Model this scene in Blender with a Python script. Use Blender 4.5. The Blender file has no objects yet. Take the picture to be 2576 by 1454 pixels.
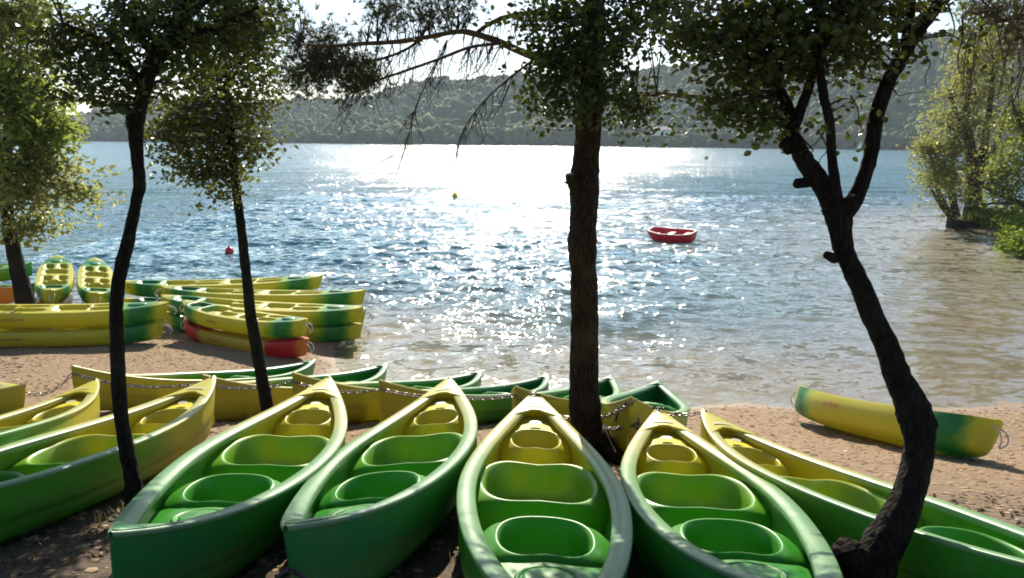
import bpy, math, random
import numpy as np
from mathutils import Vector, Matrix
random.seed(7); rng = np.random.default_rng(11)
scn = bpy.context.scene
COL = scn.collection

# ------------------------------------------------------------------ camera, sky, sun, exposure
CAM_Z = 4.0                                   # metres above the lake
FPX, CX, CY = 1990.0, 1288.0, 727.0           # focal length and centre, in pixels of a 2576 wide picture
PITCH, ROLL = math.radians(10.7), math.radians(0.5)
SUN_EL, SUN_AZ = math.radians(32), math.radians(0.4)
cp, sp, cr, sr = math.cos(PITCH), math.sin(PITCH), math.cos(ROLL), math.sin(ROLL)
cam_d = bpy.data.cameras.new('camera'); cam = bpy.data.objects.new('camera', cam_d); COL.objects.link(cam)
cam_d.sensor_fit = 'HORIZONTAL'; cam_d.sensor_width = 36; cam_d.lens = 36 * FPX / 2576
cam_d.clip_start = 0.05; cam_d.clip_end = 6000
right = Vector((cr, sr * sp, sr * cp)); up = Vector((-sr, cr * sp, cr * cp)); back = Vector((0, -cp, sp))
m = Matrix((right, up, back)).transposed().to_4x4(); m.translation = (0, 0, CAM_Z)
cam.matrix_world = m
scn.camera = cam
w = bpy.data.worlds.new('World'); scn.world = w; w.use_nodes = True
nt = w.node_tree; bg = nt.nodes['Background']
sky = nt.nodes.new('ShaderNodeTexSky'); sky.sky_type = 'NISHITA'; sky.sun_disc = False
sky.sun_elevation = SUN_EL; sky.sun_rotation = SUN_AZ; sky.altitude = 400
sky.air_density = 1.0; sky.dust_density = 0.5; sky.ozone_density = 1.6
nt.links.new(sky.outputs[0], bg.inputs[0]); bg.inputs[1].default_value = 0.082
sl = bpy.data.lights.new('sun', 'SUN'); sl.energy = 4.8; sl.angle = math.radians(0.5); sl.color = (1.0, 0.915, 0.77)
so = bpy.data.objects.new('sun', sl); COL.objects.link(so)
sdir = Vector((math.sin(SUN_AZ) * math.cos(SUN_EL), math.cos(SUN_AZ) * math.cos(SUN_EL), math.sin(SUN_EL)))
so.rotation_euler = sdir.to_track_quat('Z', 'Y').to_euler()
scn.view_settings.view_transform = 'Standard'; scn.view_settings.look = 'None'
scn.view_settings.gamma = 1; scn.view_settings.use_curve_mapping = False
scn.view_settings.exposure = 1.10
scn.cycles.use_denoising = True
scn.cycles.max_bounces = 8; scn.cycles.transparent_max_bounces = 12; scn.cycles.volume_bounces = 0
scn.cycles.filter_width = 1.8
scn.cycles.sample_clamp_indirect = 6.0

def at(px, py, y):
    """world point seen at (px, py) of the 2576 px picture, y metres ahead of the camera"""
    du, dv = px - CX, py - CY
    u, v = (du * cr + dv * sr) / FPX, (-du * sr + dv * cr) / FPX
    d = Vector((u, cp - v * sp, -(sp + v * cp)))
    return Vector((0, 0, CAM_Z)) + d * (y / d.y)

# ------------------------------------------------------------------ helpers
def tag(o, label=None, cat=None, group=None, kind=None):
    if label: o['label'] = label
    if cat: o['category'] = cat
    if group: o['group'] = group
    if kind: o['kind'] = kind
    return o
def mesh_obj(name, verts, faces, m=None, parent=None, smooth=True, kind=None):
    me = bpy.data.meshes.new(name)
    if isinstance(verts, np.ndarray): verts = verts.tolist()
    if isinstance(faces, np.ndarray): faces = faces.tolist()
    me.from_pydata(verts, [], faces)
    if smooth: me.polygons.foreach_set('use_smooth', [True] * len(me.polygons))
    me.update()
    o = bpy.data.objects.new(name, me); COL.objects.link(o)
    if m: me.materials.append(m)
    if parent: o.parent = parent
    if kind: o['kind'] = kind
    return o
def empty(name, loc=(0, 0, 0), rot=(0, 0, 0)):
    o = bpy.data.objects.new(name, None); COL.objects.link(o); o.location = loc; o.rotation_euler = rot
    o.empty_display_size = 0.1
    return o
class MB:
    def __init__(s): s.v = []; s.f = []
    def add(s, v, f):
        n = len(s.v); s.v += [tuple(p) for p in v]; s.f += [tuple(i + n for i in q) for q in f]
    def tube(s, pts, rad, n=10, cap=True, wob=0.0, seed=0):
        r = random.Random(seed); pts = [Vector(p) for p in pts]
        if not hasattr(rad, '__len__'): rad = [rad] * len(pts)
        vs = []; ref = Vector((0.31, 0.95, 0.1))
        for i, p in enumerate(pts):
            t = (pts[min(i + 1, len(pts) - 1)] - pts[max(i - 1, 0)]).normalized()
            if abs(t.dot(ref)) > .95: ref = Vector((1, 0.1, 0.2))
            a = t.cross(ref).normalized(); b = t.cross(a)
            ref = -b if False else ref
            for k in range(n):
                an = 2 * math.pi * k / n
                q = rad[i] * (1 + wob * (r.random() - .5) * 2)
                vs.append(p + a * math.cos(an) * q + b * math.sin(an) * q)
        fs = [(i * n + k, i * n + (k + 1) % n, (i + 1) * n + (k + 1) % n, (i + 1) * n + k) for i in range(len(pts) - 1) for k in range(n)]
        if cap:
            fs.append(tuple(range(n))[::-1]); fs.append(tuple(range((len(pts) - 1) * n, len(pts) * n)))
        s.add(vs, fs)
    def box(s, c, d, R=None):
        c = Vector(c); v = []
        for x in (-.5, .5):
            for y in (-.5, .5):
                for z in (-.5, .5):
                    p = Vector((x * d[0], y * d[1], z * d[2])); v.append(c + (R @ p if R else p))
        s.add(v, [(0, 1, 3, 2), (4, 6, 7, 5), (0, 4, 5, 1), (2, 3, 7, 6), (0, 2, 6, 4), (1, 5, 7, 3)])
    def grid(s, rows, closed=False):
        n = len(rows[0]); f = []
        for i in range(len(rows) - 1):
            for k in range(n if closed else n - 1):
                f.append((i * n + k, i * n + (k + 1) % n, (i + 1) * n + (k + 1) % n, (i + 1) * n + k))
        s.add([p for r in rows for p in r], f)
    def build(s, name, m, parent=None, smooth=True, kind=None): return mesh_obj(name, s.v, s.f, m, parent, smooth, kind)
def spline(pts, n=6):
    """Catmull-Rom through tuples"""
    P = [np.array(p, float) for p in pts]; P = [2 * P[0] - P[1]] + P + [2 * P[-1] - P[-2]]; out = []
    for i in range(1, len(P) - 2):
        for k in range(n):
            t = k / n; a, b, c, d = P[i - 1:i + 3]
            out.append(.5 * (2 * b + (c - a) * t + (2 * a - 5 * b + 4 * c - d) * t * t + (3 * b - a - 3 * c + d) * t ** 3))
    out.append(P[-2]); return out

# ------------------------------------------------------------------ materials
def mat(name):
    m = bpy.data.materials.new(name); m.use_nodes = True
    t = m.node_tree; return m, t, t.nodes['Principled BSDF']
def N(t, kind, **k):
    n = t.nodes.new(kind)
    for a, b in k.items(): setattr(n, a, b)
    return n
def noise(t, scale, detail=4, rough=.6, vec=None, dist=0):
    n = N(t, 'ShaderNodeTexNoise'); n.inputs['Scale'].default_value = scale; n.inputs['Detail'].default_value = detail
    n.inputs['Roughness'].default_value = rough; n.inputs['Distortion'].default_value = dist
    if vec is None:
        g = N(t, 'ShaderNodeTexCoord'); vec = g.outputs['Object']
    t.links.new(vec, n.inputs['Vector']); return n
def ramp(t, src, stops, interp='LINEAR'):
    r = N(t, 'ShaderNodeValToRGB'); r.color_ramp.interpolation = interp
    while len(r.color_ramp.elements) < len(stops): r.color_ramp.elements.new(.5)
    for e, (p, c) in zip(r.color_ramp.elements, stops):
        e.position = p; e.color = (*c, 1) if len(c) == 3 else c
    t.links.new(src, r.inputs[0]); return r
def mixc(t, f, a, b, mode='MIX'):
    n = N(t, 'ShaderNodeMix', data_type='RGBA', blend_type=mode)
    for s, v in ((0, f), (6, a), (7, b)):
        if hasattr(v, 'is_linked'): t.links.new(v, n.inputs[s])
        else: n.inputs[s].default_value = v if s == 0 else (*v, 1)
    return n.outputs[2]
def math_(t, op, a, b=None, clamp=False):
    n = N(t, 'ShaderNodeMath', operation=op, use_clamp=clamp)
    for i, v in enumerate((a, b)):
        if v is None: continue
        if hasattr(v, 'is_linked'): t.links.new(v, n.inputs[i])
        else: n.inputs[i].default_value = v
    return n.outputs[0]
def bump(t, p, h, strength, dist=.02):
    b = N(t, 'ShaderNodeBump'); b.inputs['Strength'].default_value = strength; b.inputs['Distance'].default_value = dist
    t.links.new(h, b.inputs['Height']); t.links.new(b.outputs[0], p.inputs['Normal']); return b
def simple(name, c, rough=.5, metal=0, var=.15, scale=12, bstr=.1):
    m, t, p = mat(name); n = noise(t, scale)
    t.links.new(mixc(t, n.outputs[0], tuple(x * (1 - var) for x in c), tuple(min(1, x * (1 + var)) for x in c)), p.inputs['Base Color'])
    p.inputs['Roughness'].default_value = rough; p.inputs['Metallic'].default_value = metal
    if bstr: bump(t, p, n.outputs[0], bstr, .005)
    return m
def translucent(t, p, col, amt):
    """thin plastic or leaf: part of the light comes through from the other side"""
    tr = N(t, 'ShaderNodeBsdfTranslucent'); mx = N(t, 'ShaderNodeMixShader'); mx.inputs[0].default_value = amt
    t.links.new(col, tr.inputs[0]); t.links.new(p.outputs[0], mx.inputs[1]); t.links.new(tr.outputs[0], mx.inputs[2])
    t.links.new(mx.outputs[0], t.nodes['Material Output'].inputs[0])

YEL, LIME, GRN, TEAL = (.60, .54, .035), (.30, .46, .022), (.034, .30, .016), (.022, .22, .06)
def plastic(name, stops, half, rough=.38, trans=.32, absx=False, wear_sheen=.10):
    """rotomoulded polyethylene, its colour running along the boat (local x from -half to half)"""
    m, t, p = mat(name); g = N(t, 'ShaderNodeTexCoord'); s = N(t, 'ShaderNodeSeparateXYZ'); t.links.new(g.outputs['Object'], s.inputs[0])
    x = s.outputs[0]
    if absx: x = math_(t, 'ABSOLUTE', x); f = math_(t, 'DIVIDE', x, half)
    else: f = math_(t, 'ADD', math_(t, 'DIVIDE', x, 2 * half), .5)
    at_ = N(t, 'ShaderNodeAttribute', attribute_type='OBJECT', attribute_name='shift')
    f = math_(t, 'ADD', f, at_.outputs['Fac'])
    nz = noise(t, 5, 3, .6, g.outputs['Object']); f = math_(t, 'ADD', f, math_(t, 'MULTIPLY', math_(t, 'SUBTRACT', nz.outputs[0], .5), .20))
    r = ramp(t, f, stops)
    sc = noise(t, 60, 5, .7, g.outputs['Object'], .6); sc2 = noise(t, 9, 4, .6, g.outputs['Object'])
    scuff = ramp(t, sc.outputs[0], [(.60, (0, 0, 0)), (.76, (1, 1, 1))])
    c = mixc(t, math_(t, 'ADD', math_(t, 'MULTIPLY', scuff.outputs[0], .10 + wear_sheen * .6), wear_sheen - .10), r.outputs[0], (.50, .54, .46))
    sm = N(t, 'ShaderNodeMapping'); sm.inputs['Scale'].default_value = (1.6, 34, 34); t.links.new(g.outputs['Object'], sm.inputs[0])
    scr = noise(t, 3.0, 3, .7, sm.outputs[0], .2); sr_ = ramp(t, scr.outputs[0], [(.63, (0, 0, 0)), (.70, (1, 1, 1))])
    c = mixc(t, math_(t, 'MULTIPLY', sr_.outputs[0], .16), c, (.62, .66, .5))
    dust = ramp(t, sc2.outputs[0], [(.45, (0, 0, 0)), (.8, (1, 1, 1))])
    c = mixc(t, math_(t, 'MULTIPLY', dust.outputs[0], .14), c, (.36, .29, .2))
    t.links.new(c, p.inputs['Base Color'])
    t.links.new(math_(t, 'ADD', math_(t, 'MULTIPLY', sc2.outputs[0], .3), rough - .15), p.inputs['Roughness'])
    bump(t, p, noise(t, 160, 2, .5, g.outputs['Object']).outputs[0], .08, .003)
    translucent(t, p, r.outputs[0], trans)
    return m
CANOE = plastic('canoe_plastic', [(0, TEAL), (.12, TEAL), (.30, GRN), (.54, (.10, .37, .02)), (.68, (.25, .46, .02)), (.80, YEL), (1, YEL)], 2.2)
CANOE_RIM = plastic('canoe_rim_plastic', [(0, TEAL), (.12, TEAL), (.30, GRN), (.52, (.07, .34, .03)), (.68, (.24, .43, .03)), (.80, YEL), (1, YEL)], 2.2, wear_sheen=.42, rough=.36)  # rim paleness: scuffs plus sky reflection put into the colour
KAYAK = plastic('kayak_plastic', [(0, YEL), (.54, YEL), (.63, (.12, .38, .03)), (.70, (.012, .19, .06)), (.82, (.015, .22, .03)), (.87, (.25, .38, .02)), (.92, YEL)], 1.75, absx=True)
ORANGE, RED = (.60, .22, .02), (.55, .015, .02)
KAYAK_RED = plastic('kayak_plastic_red', [(0, (.62, .48, .03)), (.50, (.62, .42, .03)), (.58, RED), (.88, RED), (.94, ORANGE), (1, ORANGE)], 1.75, absx=True)
KAYAK_ORANGE = plastic('kayak_plastic_orange', [(0, (.68, .17, .02)), (.7, (.68, .20, .02)), (1, (.6, .3, .04))], 1.75, absx=True)
KAYAK_LIME = plastic('kayak_plastic_lime', [(0, (.20, .36, .02)), (.6, (.2, .4, .03)), (1, (.05, .42, .08))], 1.75, absx=True)
BLACK = simple('black_rubber', (.012, .012, .013), .55)
STEEL = simple('chain_steel', (.22, .20, .18), .34, 1, .25, 40)
ROPE = simple('pale_cord', (.55, .53, .48), .6)
STICKER = simple('pale_sticker', (.42, .39, .27), .4, 0, .12, 60, 0)
PRINT = simple('red_brown_print', (.42, .13, .03), .5, 0, .2, 60, 0)
PRINT_GREY = simple('grey_print', (.16, .2, .07), .5, 0, .2, 60, 0)
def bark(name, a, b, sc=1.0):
    m, t, p = mat(name); g = N(t, 'ShaderNodeTexCoord'); mp = N(t, 'ShaderNodeMapping'); mp.inputs['Scale'].default_value = (1, 1, .35)
    t.links.new(g.outputs['Object'], mp.inputs[0])
    v = N(t, 'ShaderNodeTexVoronoi'); v.inputs['Scale'].default_value = 28 * sc; v.feature = 'DISTANCE_TO_EDGE'; t.links.new(mp.outputs[0], v.inputs['Vector'])
    n = noise(t, 18 * sc, 6, .7, mp.outputs[0], .8)
    h = math_(t, 'ADD', math_(t, 'MULTIPLY', v.outputs[0], 1.2), n.outputs[0])
    big = noise(t, 3.5, 3, .6, g.outputs['Object'])
    c = mixc(t, ramp(t, h, [(.35, (0, 0, 0)), (.95, (1, 1, 1))]).outputs[0], a, b)
    c = mixc(t, ramp(t, big.outputs[0], [(.5, (0, 0, 0)), (.75, (1, 1, 1))]).outputs[0], c, tuple(x * 1.5 for x in b))
    t.links.new(c, p.inputs['Base Color']); p.inputs['Roughness'].default_value = .95; p.inputs['Specular IOR Level'].default_value = .15
    bump(t, p, h, 1.0, .035); return m
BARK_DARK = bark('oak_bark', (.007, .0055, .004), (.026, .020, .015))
BARK_PINE = bark('pine_bark', (.010, .006, .004), (.046, .027, .017), .8)
BARK_GREY = bark('willow_bark', (.02, .017, .013), (.09, .075, .055), .6)
TWIG = simple('twig_bark', (.045, .032, .024), .9)
PINE_LIMB = simple('pine_limb_bark', (.11, .055, .03), .9, 0, .4, 30)
def leafmat(name, cols, trans=.35, rough=.45, bri=(.20, .24, .02)):
    m, t, p = mat(name); g = N(t, 'ShaderNodeNewGeometry')
    r = ramp(t, g.outputs['Random Per Island'], [(i / max(1, len(cols) - 1), c) for i, c in enumerate(cols)])
    t.links.new(r.outputs[0], p.inputs['Base Color']); p.inputs['Roughness'].default_value = rough; p.inputs['Specular IOR Level'].default_value = .35 if trans > 0 else .05
    bright = mixc(t, .55, r.outputs[0], bri)
    translucent(t, p, bright, trans); return m
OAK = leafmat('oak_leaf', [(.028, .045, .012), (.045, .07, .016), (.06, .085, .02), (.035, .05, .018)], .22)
OAK_LIT = leafmat('lit_oak_leaf', [(.035, .05, .012), (.06, .075, .016), (.085, .09, .02), (.04, .05, .014)], .36, bri=(.27, .29, .045))  # brighter copy of the oak leaf, sunlit look put into its colour
IVY = leafmat('ivy_leaf', [(.02, .04, .012), (.035, .06, .016), (.05, .075, .02)], .18)
MAPLE = leafmat('field_maple_leaf', [(.04, .055, .013), (.06, .085, .018), (.09, .10, .02), (.05, .06, .016)], .22)
WILLOW = leafmat('willow_leaf', [(.12, .15, .04), (.17, .19, .055), (.22, .22, .07), (.11, .15, .05)], .55, bri=(.46, .48, .16))
WILLOW_GOLD = leafmat('autumn_willow_leaf', [(.13, .14, .03), (.21, .20, .045), (.14, .18, .045), (.24, .21, .06)], .55, bri=(.40, .40, .10))
BUSH = leafmat('bush_leaf', [(.07, .13, .018), (.12, .18, .02), (.16, .20, .025)], .5, bri=(.28, .36, .03))
NEEDLE = leafmat('pine_needle', [(.03, .042, .018), (.05, .06, .022), (.075, .07, .025), (.04, .05, .022)], .12)
FOREST = leafmat('far_forest', [(.04, .07, .02), (.07, .105, .026), (.05, .08, .026), (.11, .135, .035), (.035, .06, .022)], .0, .8)
GRASS = leafmat('dry_grass', [(.16, .15, .05), (.22, .18, .08), (.10, .13, .03)], .3)
LITTER = leafmat('leaf_litter', [(.12, .078, .045), (.19, .125, .07), (.09, .06, .035), (.22, .15, .085)], .1, .8)
PEBBLE = leafmat('beach_chip', [(.32, .21, .12), (.44, .31, .18), (.16, .10, .055), (.54, .41, .27), (.25, .155, .085)], 0, .85)

# ------------------------------------------------------------------ terrain
GC = (-2.865, -.218, -.008, -.028, -.003, -.002)
def gnd(x, y):
    Y = y - 7; return CAM_Z + GC[0] + GC[1] * Y + GC[2] * Y * Y + GC[3] * x + GC[4] * x * Y + GC[5] * x * x
SHORE = np.array([(-60, 30), (-25, 19), (-14, 17.2), (-9, 16.6), (-6, 16.2), (-4, 15.6), (-3.5, 14.7), (-3.1, 13.3), (-1.9, 12.5), (-1, 12.35), (0, 12.2), (1, 11.9), (2, 11.55),
                  (4, 11.55), (7.4, 11.75), (11, 12.8), (14.5, 16.5), (16.8, 22), (18.3, 27.4), (20.5, 33), (22.6, 38.6), (26, 42), (40, 50), (90, 75)])
def shore_sdf(X, Y):
    """distance to the waterline, positive on land"""
    d = np.full(X.shape, 1e9); sgn = np.zeros(X.shape)
    for (x0, y0), (x1, y1) in zip(SHORE[:-1], SHORE[1:]):
        ex, ey = x1 - x0, y1 - y0; L2 = ex * ex + ey * ey
        t = np.clip(((X - x0) * ex + (Y - y0) * ey) / L2, 0, 1)
        dx, dy = X - (x0 + t * ex), Y - (y0 + t * ey); q = np.hypot(dx, dy)
        side = (X - x0) * ey - (Y - y0) * ex     # >0 right of the direction of travel = land
        upd = q < d - 1e-9; d = np.where(upd, q, d); sgn = np.where(upd, np.sign(side), sgn)
    return d * np.where(sgn == 0, 1, sgn)
_w = [(rng.uniform(-1, 1), rng.uniform(-1, 1), rng.uniform(0, 6.28)) for _ in range(40)]
def lump(X, Y, s, k0):
    r = 0
    for a, b, ph in _w[k0:k0 + 10]: r = r + np.sin((a * X + b * Y) * s + ph)
    return r / 10
def height(X, Y):
    X = np.asarray(X, float); Y = np.asarray(Y, float)
    d = shore_sdf(X, Y) + .18 * lump(X, Y, 3.0, 0) + .25 * lump(X, Y, 1.1, 10)
    xc = np.clip(X, -8, 6)
    inl = gnd(xc, np.clip(Y, -2, 9)); ex = np.maximum(Y - 9, 0) + np.maximum(X - 7, 0) * .6
    land = inl * np.clip(d, 0, None) / (np.clip(d, 0, None) + ex + 1e-6)
    bank = np.where(X > 12, np.clip(d * .35, 0, 1.2), 0); land = np.where(X > 12, np.maximum(np.minimum(land, .6), bank * .9), land)
    shallow = .050 + .035 * np.clip((8 - X) / 5, 0, 1) + .03 * np.clip((3 - X) / 6, 0, 1)
    bed = np.maximum(d * shallow, -2.0) + np.where(d < -25, (d + 25) * .12, 0)
    h = np.where(d > 0, land, bed)
    return np.maximum(h, -12) + .022 * lump(X, Y, 5, 20) + .016 * lump(X, Y, 13, 30)
def graded(segs):
    out = [segs[0][0]]
    for a, b, n in segs: out += list(np.linspace(a, b, n + 1)[1:])
    return np.array(out)
# boat poses: x, y, z (relative to the camera), yaw, pitch, roll
POSE = {'F1': (-3.909, 5.386, -2.48, -.084, -.205, -.11), 'F2': (-3.004, 4.921, -2.398, .109, -.16, -.06), 'F3': (-1.671, 4.996, -2.427, -.033, -.156, .027),
        'F4': (-.70, 5.046, -2.428, .073, -.159, -.107), 'F5': (.165, 4.254, -2.317, .007, -.154, .041), 'F6': (1.14, 4.318, -2.383, .058, -.199, .012),
        'F7': (2.124, 4.293, -2.401, -.252, -.181, .158), 'B1': (-4.023, 10.215, -3.519, .403, -.235, -.024), 'B2': (-2.665, 9.999, -3.523, .311, -.235, .006),
        'B3': (-1.382, 9.603, -3.442, .438, -.253, -.028), 'B4': (-.397, 9.381, -3.439, .458, -.247, -.077), 'B5': (.734, 8.984, -3.346, .342, -.252, -.052),
        'B6': (1.485, 8.41, -3.24, .245, -.258, .045), 'B0': (-7.2, 8.98, -3.20, -1.15, -.02, .05)}
def pose_matrix(q):
    x, y, z, yaw, pit, rol = q
    c, s = math.cos(pit), math.sin(pit); fx, fy = math.sin(yaw), math.cos(yaw); lx, ly = -fy, fx
    f = Vector((fx, fy, 0)); l = Vector((lx, ly, 0)); u = Vector((0, 0, 1))
    ex = f * c + u * s; u2 = u * c - f * s
    ey = l * math.cos(rol) + u2 * math.sin(rol); ez = u2 * math.cos(rol) - l * math.sin(rol)
    M = Matrix((ex, ey, ez)).transposed().to_4x4(); M.translation = (x, y, z + CAM_Z); return M
GX = graded([(-1500, -200, 6), (-200, -40, 12), (-40, -12, 28), (-12, 10, 170), (10, 30, 50), (30, 100, 20), (100, 1500, 10)])
GY = graded([(-60, -10, 8), (-10, 1, 22), (1, 17, 134), (17, 45, 60), (45, 120, 20), (120, 560, 16)])
XX, YY = np.meshgrid(GX, GY); HH = height(XX, YY)
for q in POSE.values():                         # the sand gives way under each hull
    Mi = pose_matrix(q).inverted()
    sel = (abs(XX - q[0]) < 3) & (abs(YY - q[1]) < 3)
    for i, j in zip(*np.nonzero(sel)):
        l = Mi @ Vector((XX[i, j], YY[i, j], HH[i, j])); t = abs(l.x) / 2.2
        if t > 1.05: continue
        hw = .47 * max(0, 1 - t ** 1.9) ** .91
        d = max(0, abs(l.y) - hw * .62)
        lim = .0 + .05 * t ** 4 + .9 * d
        if l.z > lim - .012 and d < .35: HH[i, j] -= (l.z - lim + .012)
nx, ny = len(GX), len(GY)
vs = np.stack([XX, YY, HH], -1).reshape(-1, 3)
ii = (np.arange(ny - 1)[:, None] * nx + np.arange(nx - 1)[None, :]).ravel()
fs = np.stack([ii, ii + 1, ii + nx + 1, ii + nx], -1)
def sand_mat():
    m, t, p = mat('beach_sand'); g = N(t, 'ShaderNodeTexCoord'); o = g.outputs['Object']; s = N(t, 'ShaderNodeSeparateXYZ'); t.links.new(o, s.inputs[0])
    n1 = noise(t, 1.3, 5, .6, o); n2 = noise(t, 14, 6, .7, o, .3); n3 = noise(t, 55, 4, .7, o)
    c = mixc(t, ramp(t, n2.outputs[0], [(.32, (0, 0, 0)), (.68, (1, 1, 1))]).outputs[0], (.17, .10, .048), (.40, .265, .14))
    c = mixc(t, math_(t, 'MULTIPLY', n3.outputs[0], .5), c, (.34, .22, .12))
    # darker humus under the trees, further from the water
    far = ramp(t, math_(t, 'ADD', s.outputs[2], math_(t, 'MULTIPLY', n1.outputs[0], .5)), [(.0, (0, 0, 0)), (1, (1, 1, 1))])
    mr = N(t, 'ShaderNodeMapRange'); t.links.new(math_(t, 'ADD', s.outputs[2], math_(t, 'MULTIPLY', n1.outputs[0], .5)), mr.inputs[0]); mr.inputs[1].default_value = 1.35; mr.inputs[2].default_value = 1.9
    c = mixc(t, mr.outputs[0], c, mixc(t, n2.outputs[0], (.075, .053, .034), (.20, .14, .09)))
    wet = N(t, 'ShaderNodeMapRange'); t.links.new(math_(t, 'ADD', s.outputs[2], math_(t, 'MULTIPLY', n1.outputs[0], .08)), wet.inputs[0]); wet.inputs[1].default_value = .12; wet.inputs[2].default_value = .02
    c = mixc(t, math_(t, 'MULTIPLY', wet.outputs[0], .52), c, (.17, .11, .065))
    t.links.new(c, p.inputs['Base Color']); t.links.new(math_(t, 'SUBTRACT', .9, math_(t, 'MULTIPLY', wet.outputs[0], .5)), p.inputs['Roughness'])
    bump(t, p, math_(t, 'ADD', n2.outputs[0], math_(t, 'MULTIPLY', n3.outputs[0], .5)), 1.0, .05)
    return m
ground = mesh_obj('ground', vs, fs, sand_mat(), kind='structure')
def gh(x, y):
    i = int(np.clip(np.searchsorted(GX, x) - 1, 0, nx - 2)); j = int(np.clip(np.searchsorted(GY, y) - 1, 0, ny - 2))
    a = (x - GX[i]) / (GX[i + 1] - GX[i]); b = (y - GY[j]) / (GY[j + 1] - GY[j])
    return (HH[j, i] * (1 - a) + HH[j, i + 1] * a) * (1 - b) + (HH[j + 1, i] * (1 - a) + HH[j + 1, i + 1] * a) * b

# ------------------------------------------------------------------ lake
WX = graded([(-1500, -200, 6), (-200, -60, 14), (-60, -16, 44), (-16, 16, 210), (16, 40, 90), (40, 200, 30), (200, 1500, 6)])
WY = graded([(9.5, 30, 230), (30, 60, 150), (60, 140, 130), (140, 640, 100)])
WXX, WYY = np.meshgrid(WX, WY)
gx = np.gradient(WX)[None, :]; gy = np.gradient(WY)[:, None]
WZ = np.zeros_like(WXX)
wr = np.random.default_rng(3)
dd = -shore_sdf(WXX, WYY); calm = np.clip(dd / np.where(WXX > 3, 12, 7), np.where(WXX > 3, .14, .60), 1)
for k in range(46):
    lam = .36 * (5 ** (k / 45)); an = wr.normal(math.radians(-98), math.radians(42)); kx, ky = math.cos(an) * 6.283 / lam, math.sin(an) * 6.283 / lam
    amp = .0064 * lam ** .92
    res = np.clip((lam / np.maximum(gy, gx) - 2.5) / 2, 0, 1)
    WZ += amp * res * np.sin(kx * WXX + ky * WYY + wr.uniform(0, 6.28) + .6 * np.sin(WXX * .11 + k) + .5 * np.sin(WYY * .07 + 2 * k))
WZ *= calm
vs = np.stack([WXX, WYY, WZ], -1).reshape(-1, 3); wnx, wny = len(WX), len(WY)
ii = (np.arange(wny - 1)[:, None] * wnx + np.arange(wnx - 1)[None, :]).ravel()
depth = np.maximum(WZ - height(WXX, WYY), 0).reshape(-1)
fs = np.stack([ii, ii + 1, ii + wnx + 1, ii + wnx], -1)
fs = fs[(depth[fs] > 0).any(1)]
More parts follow.
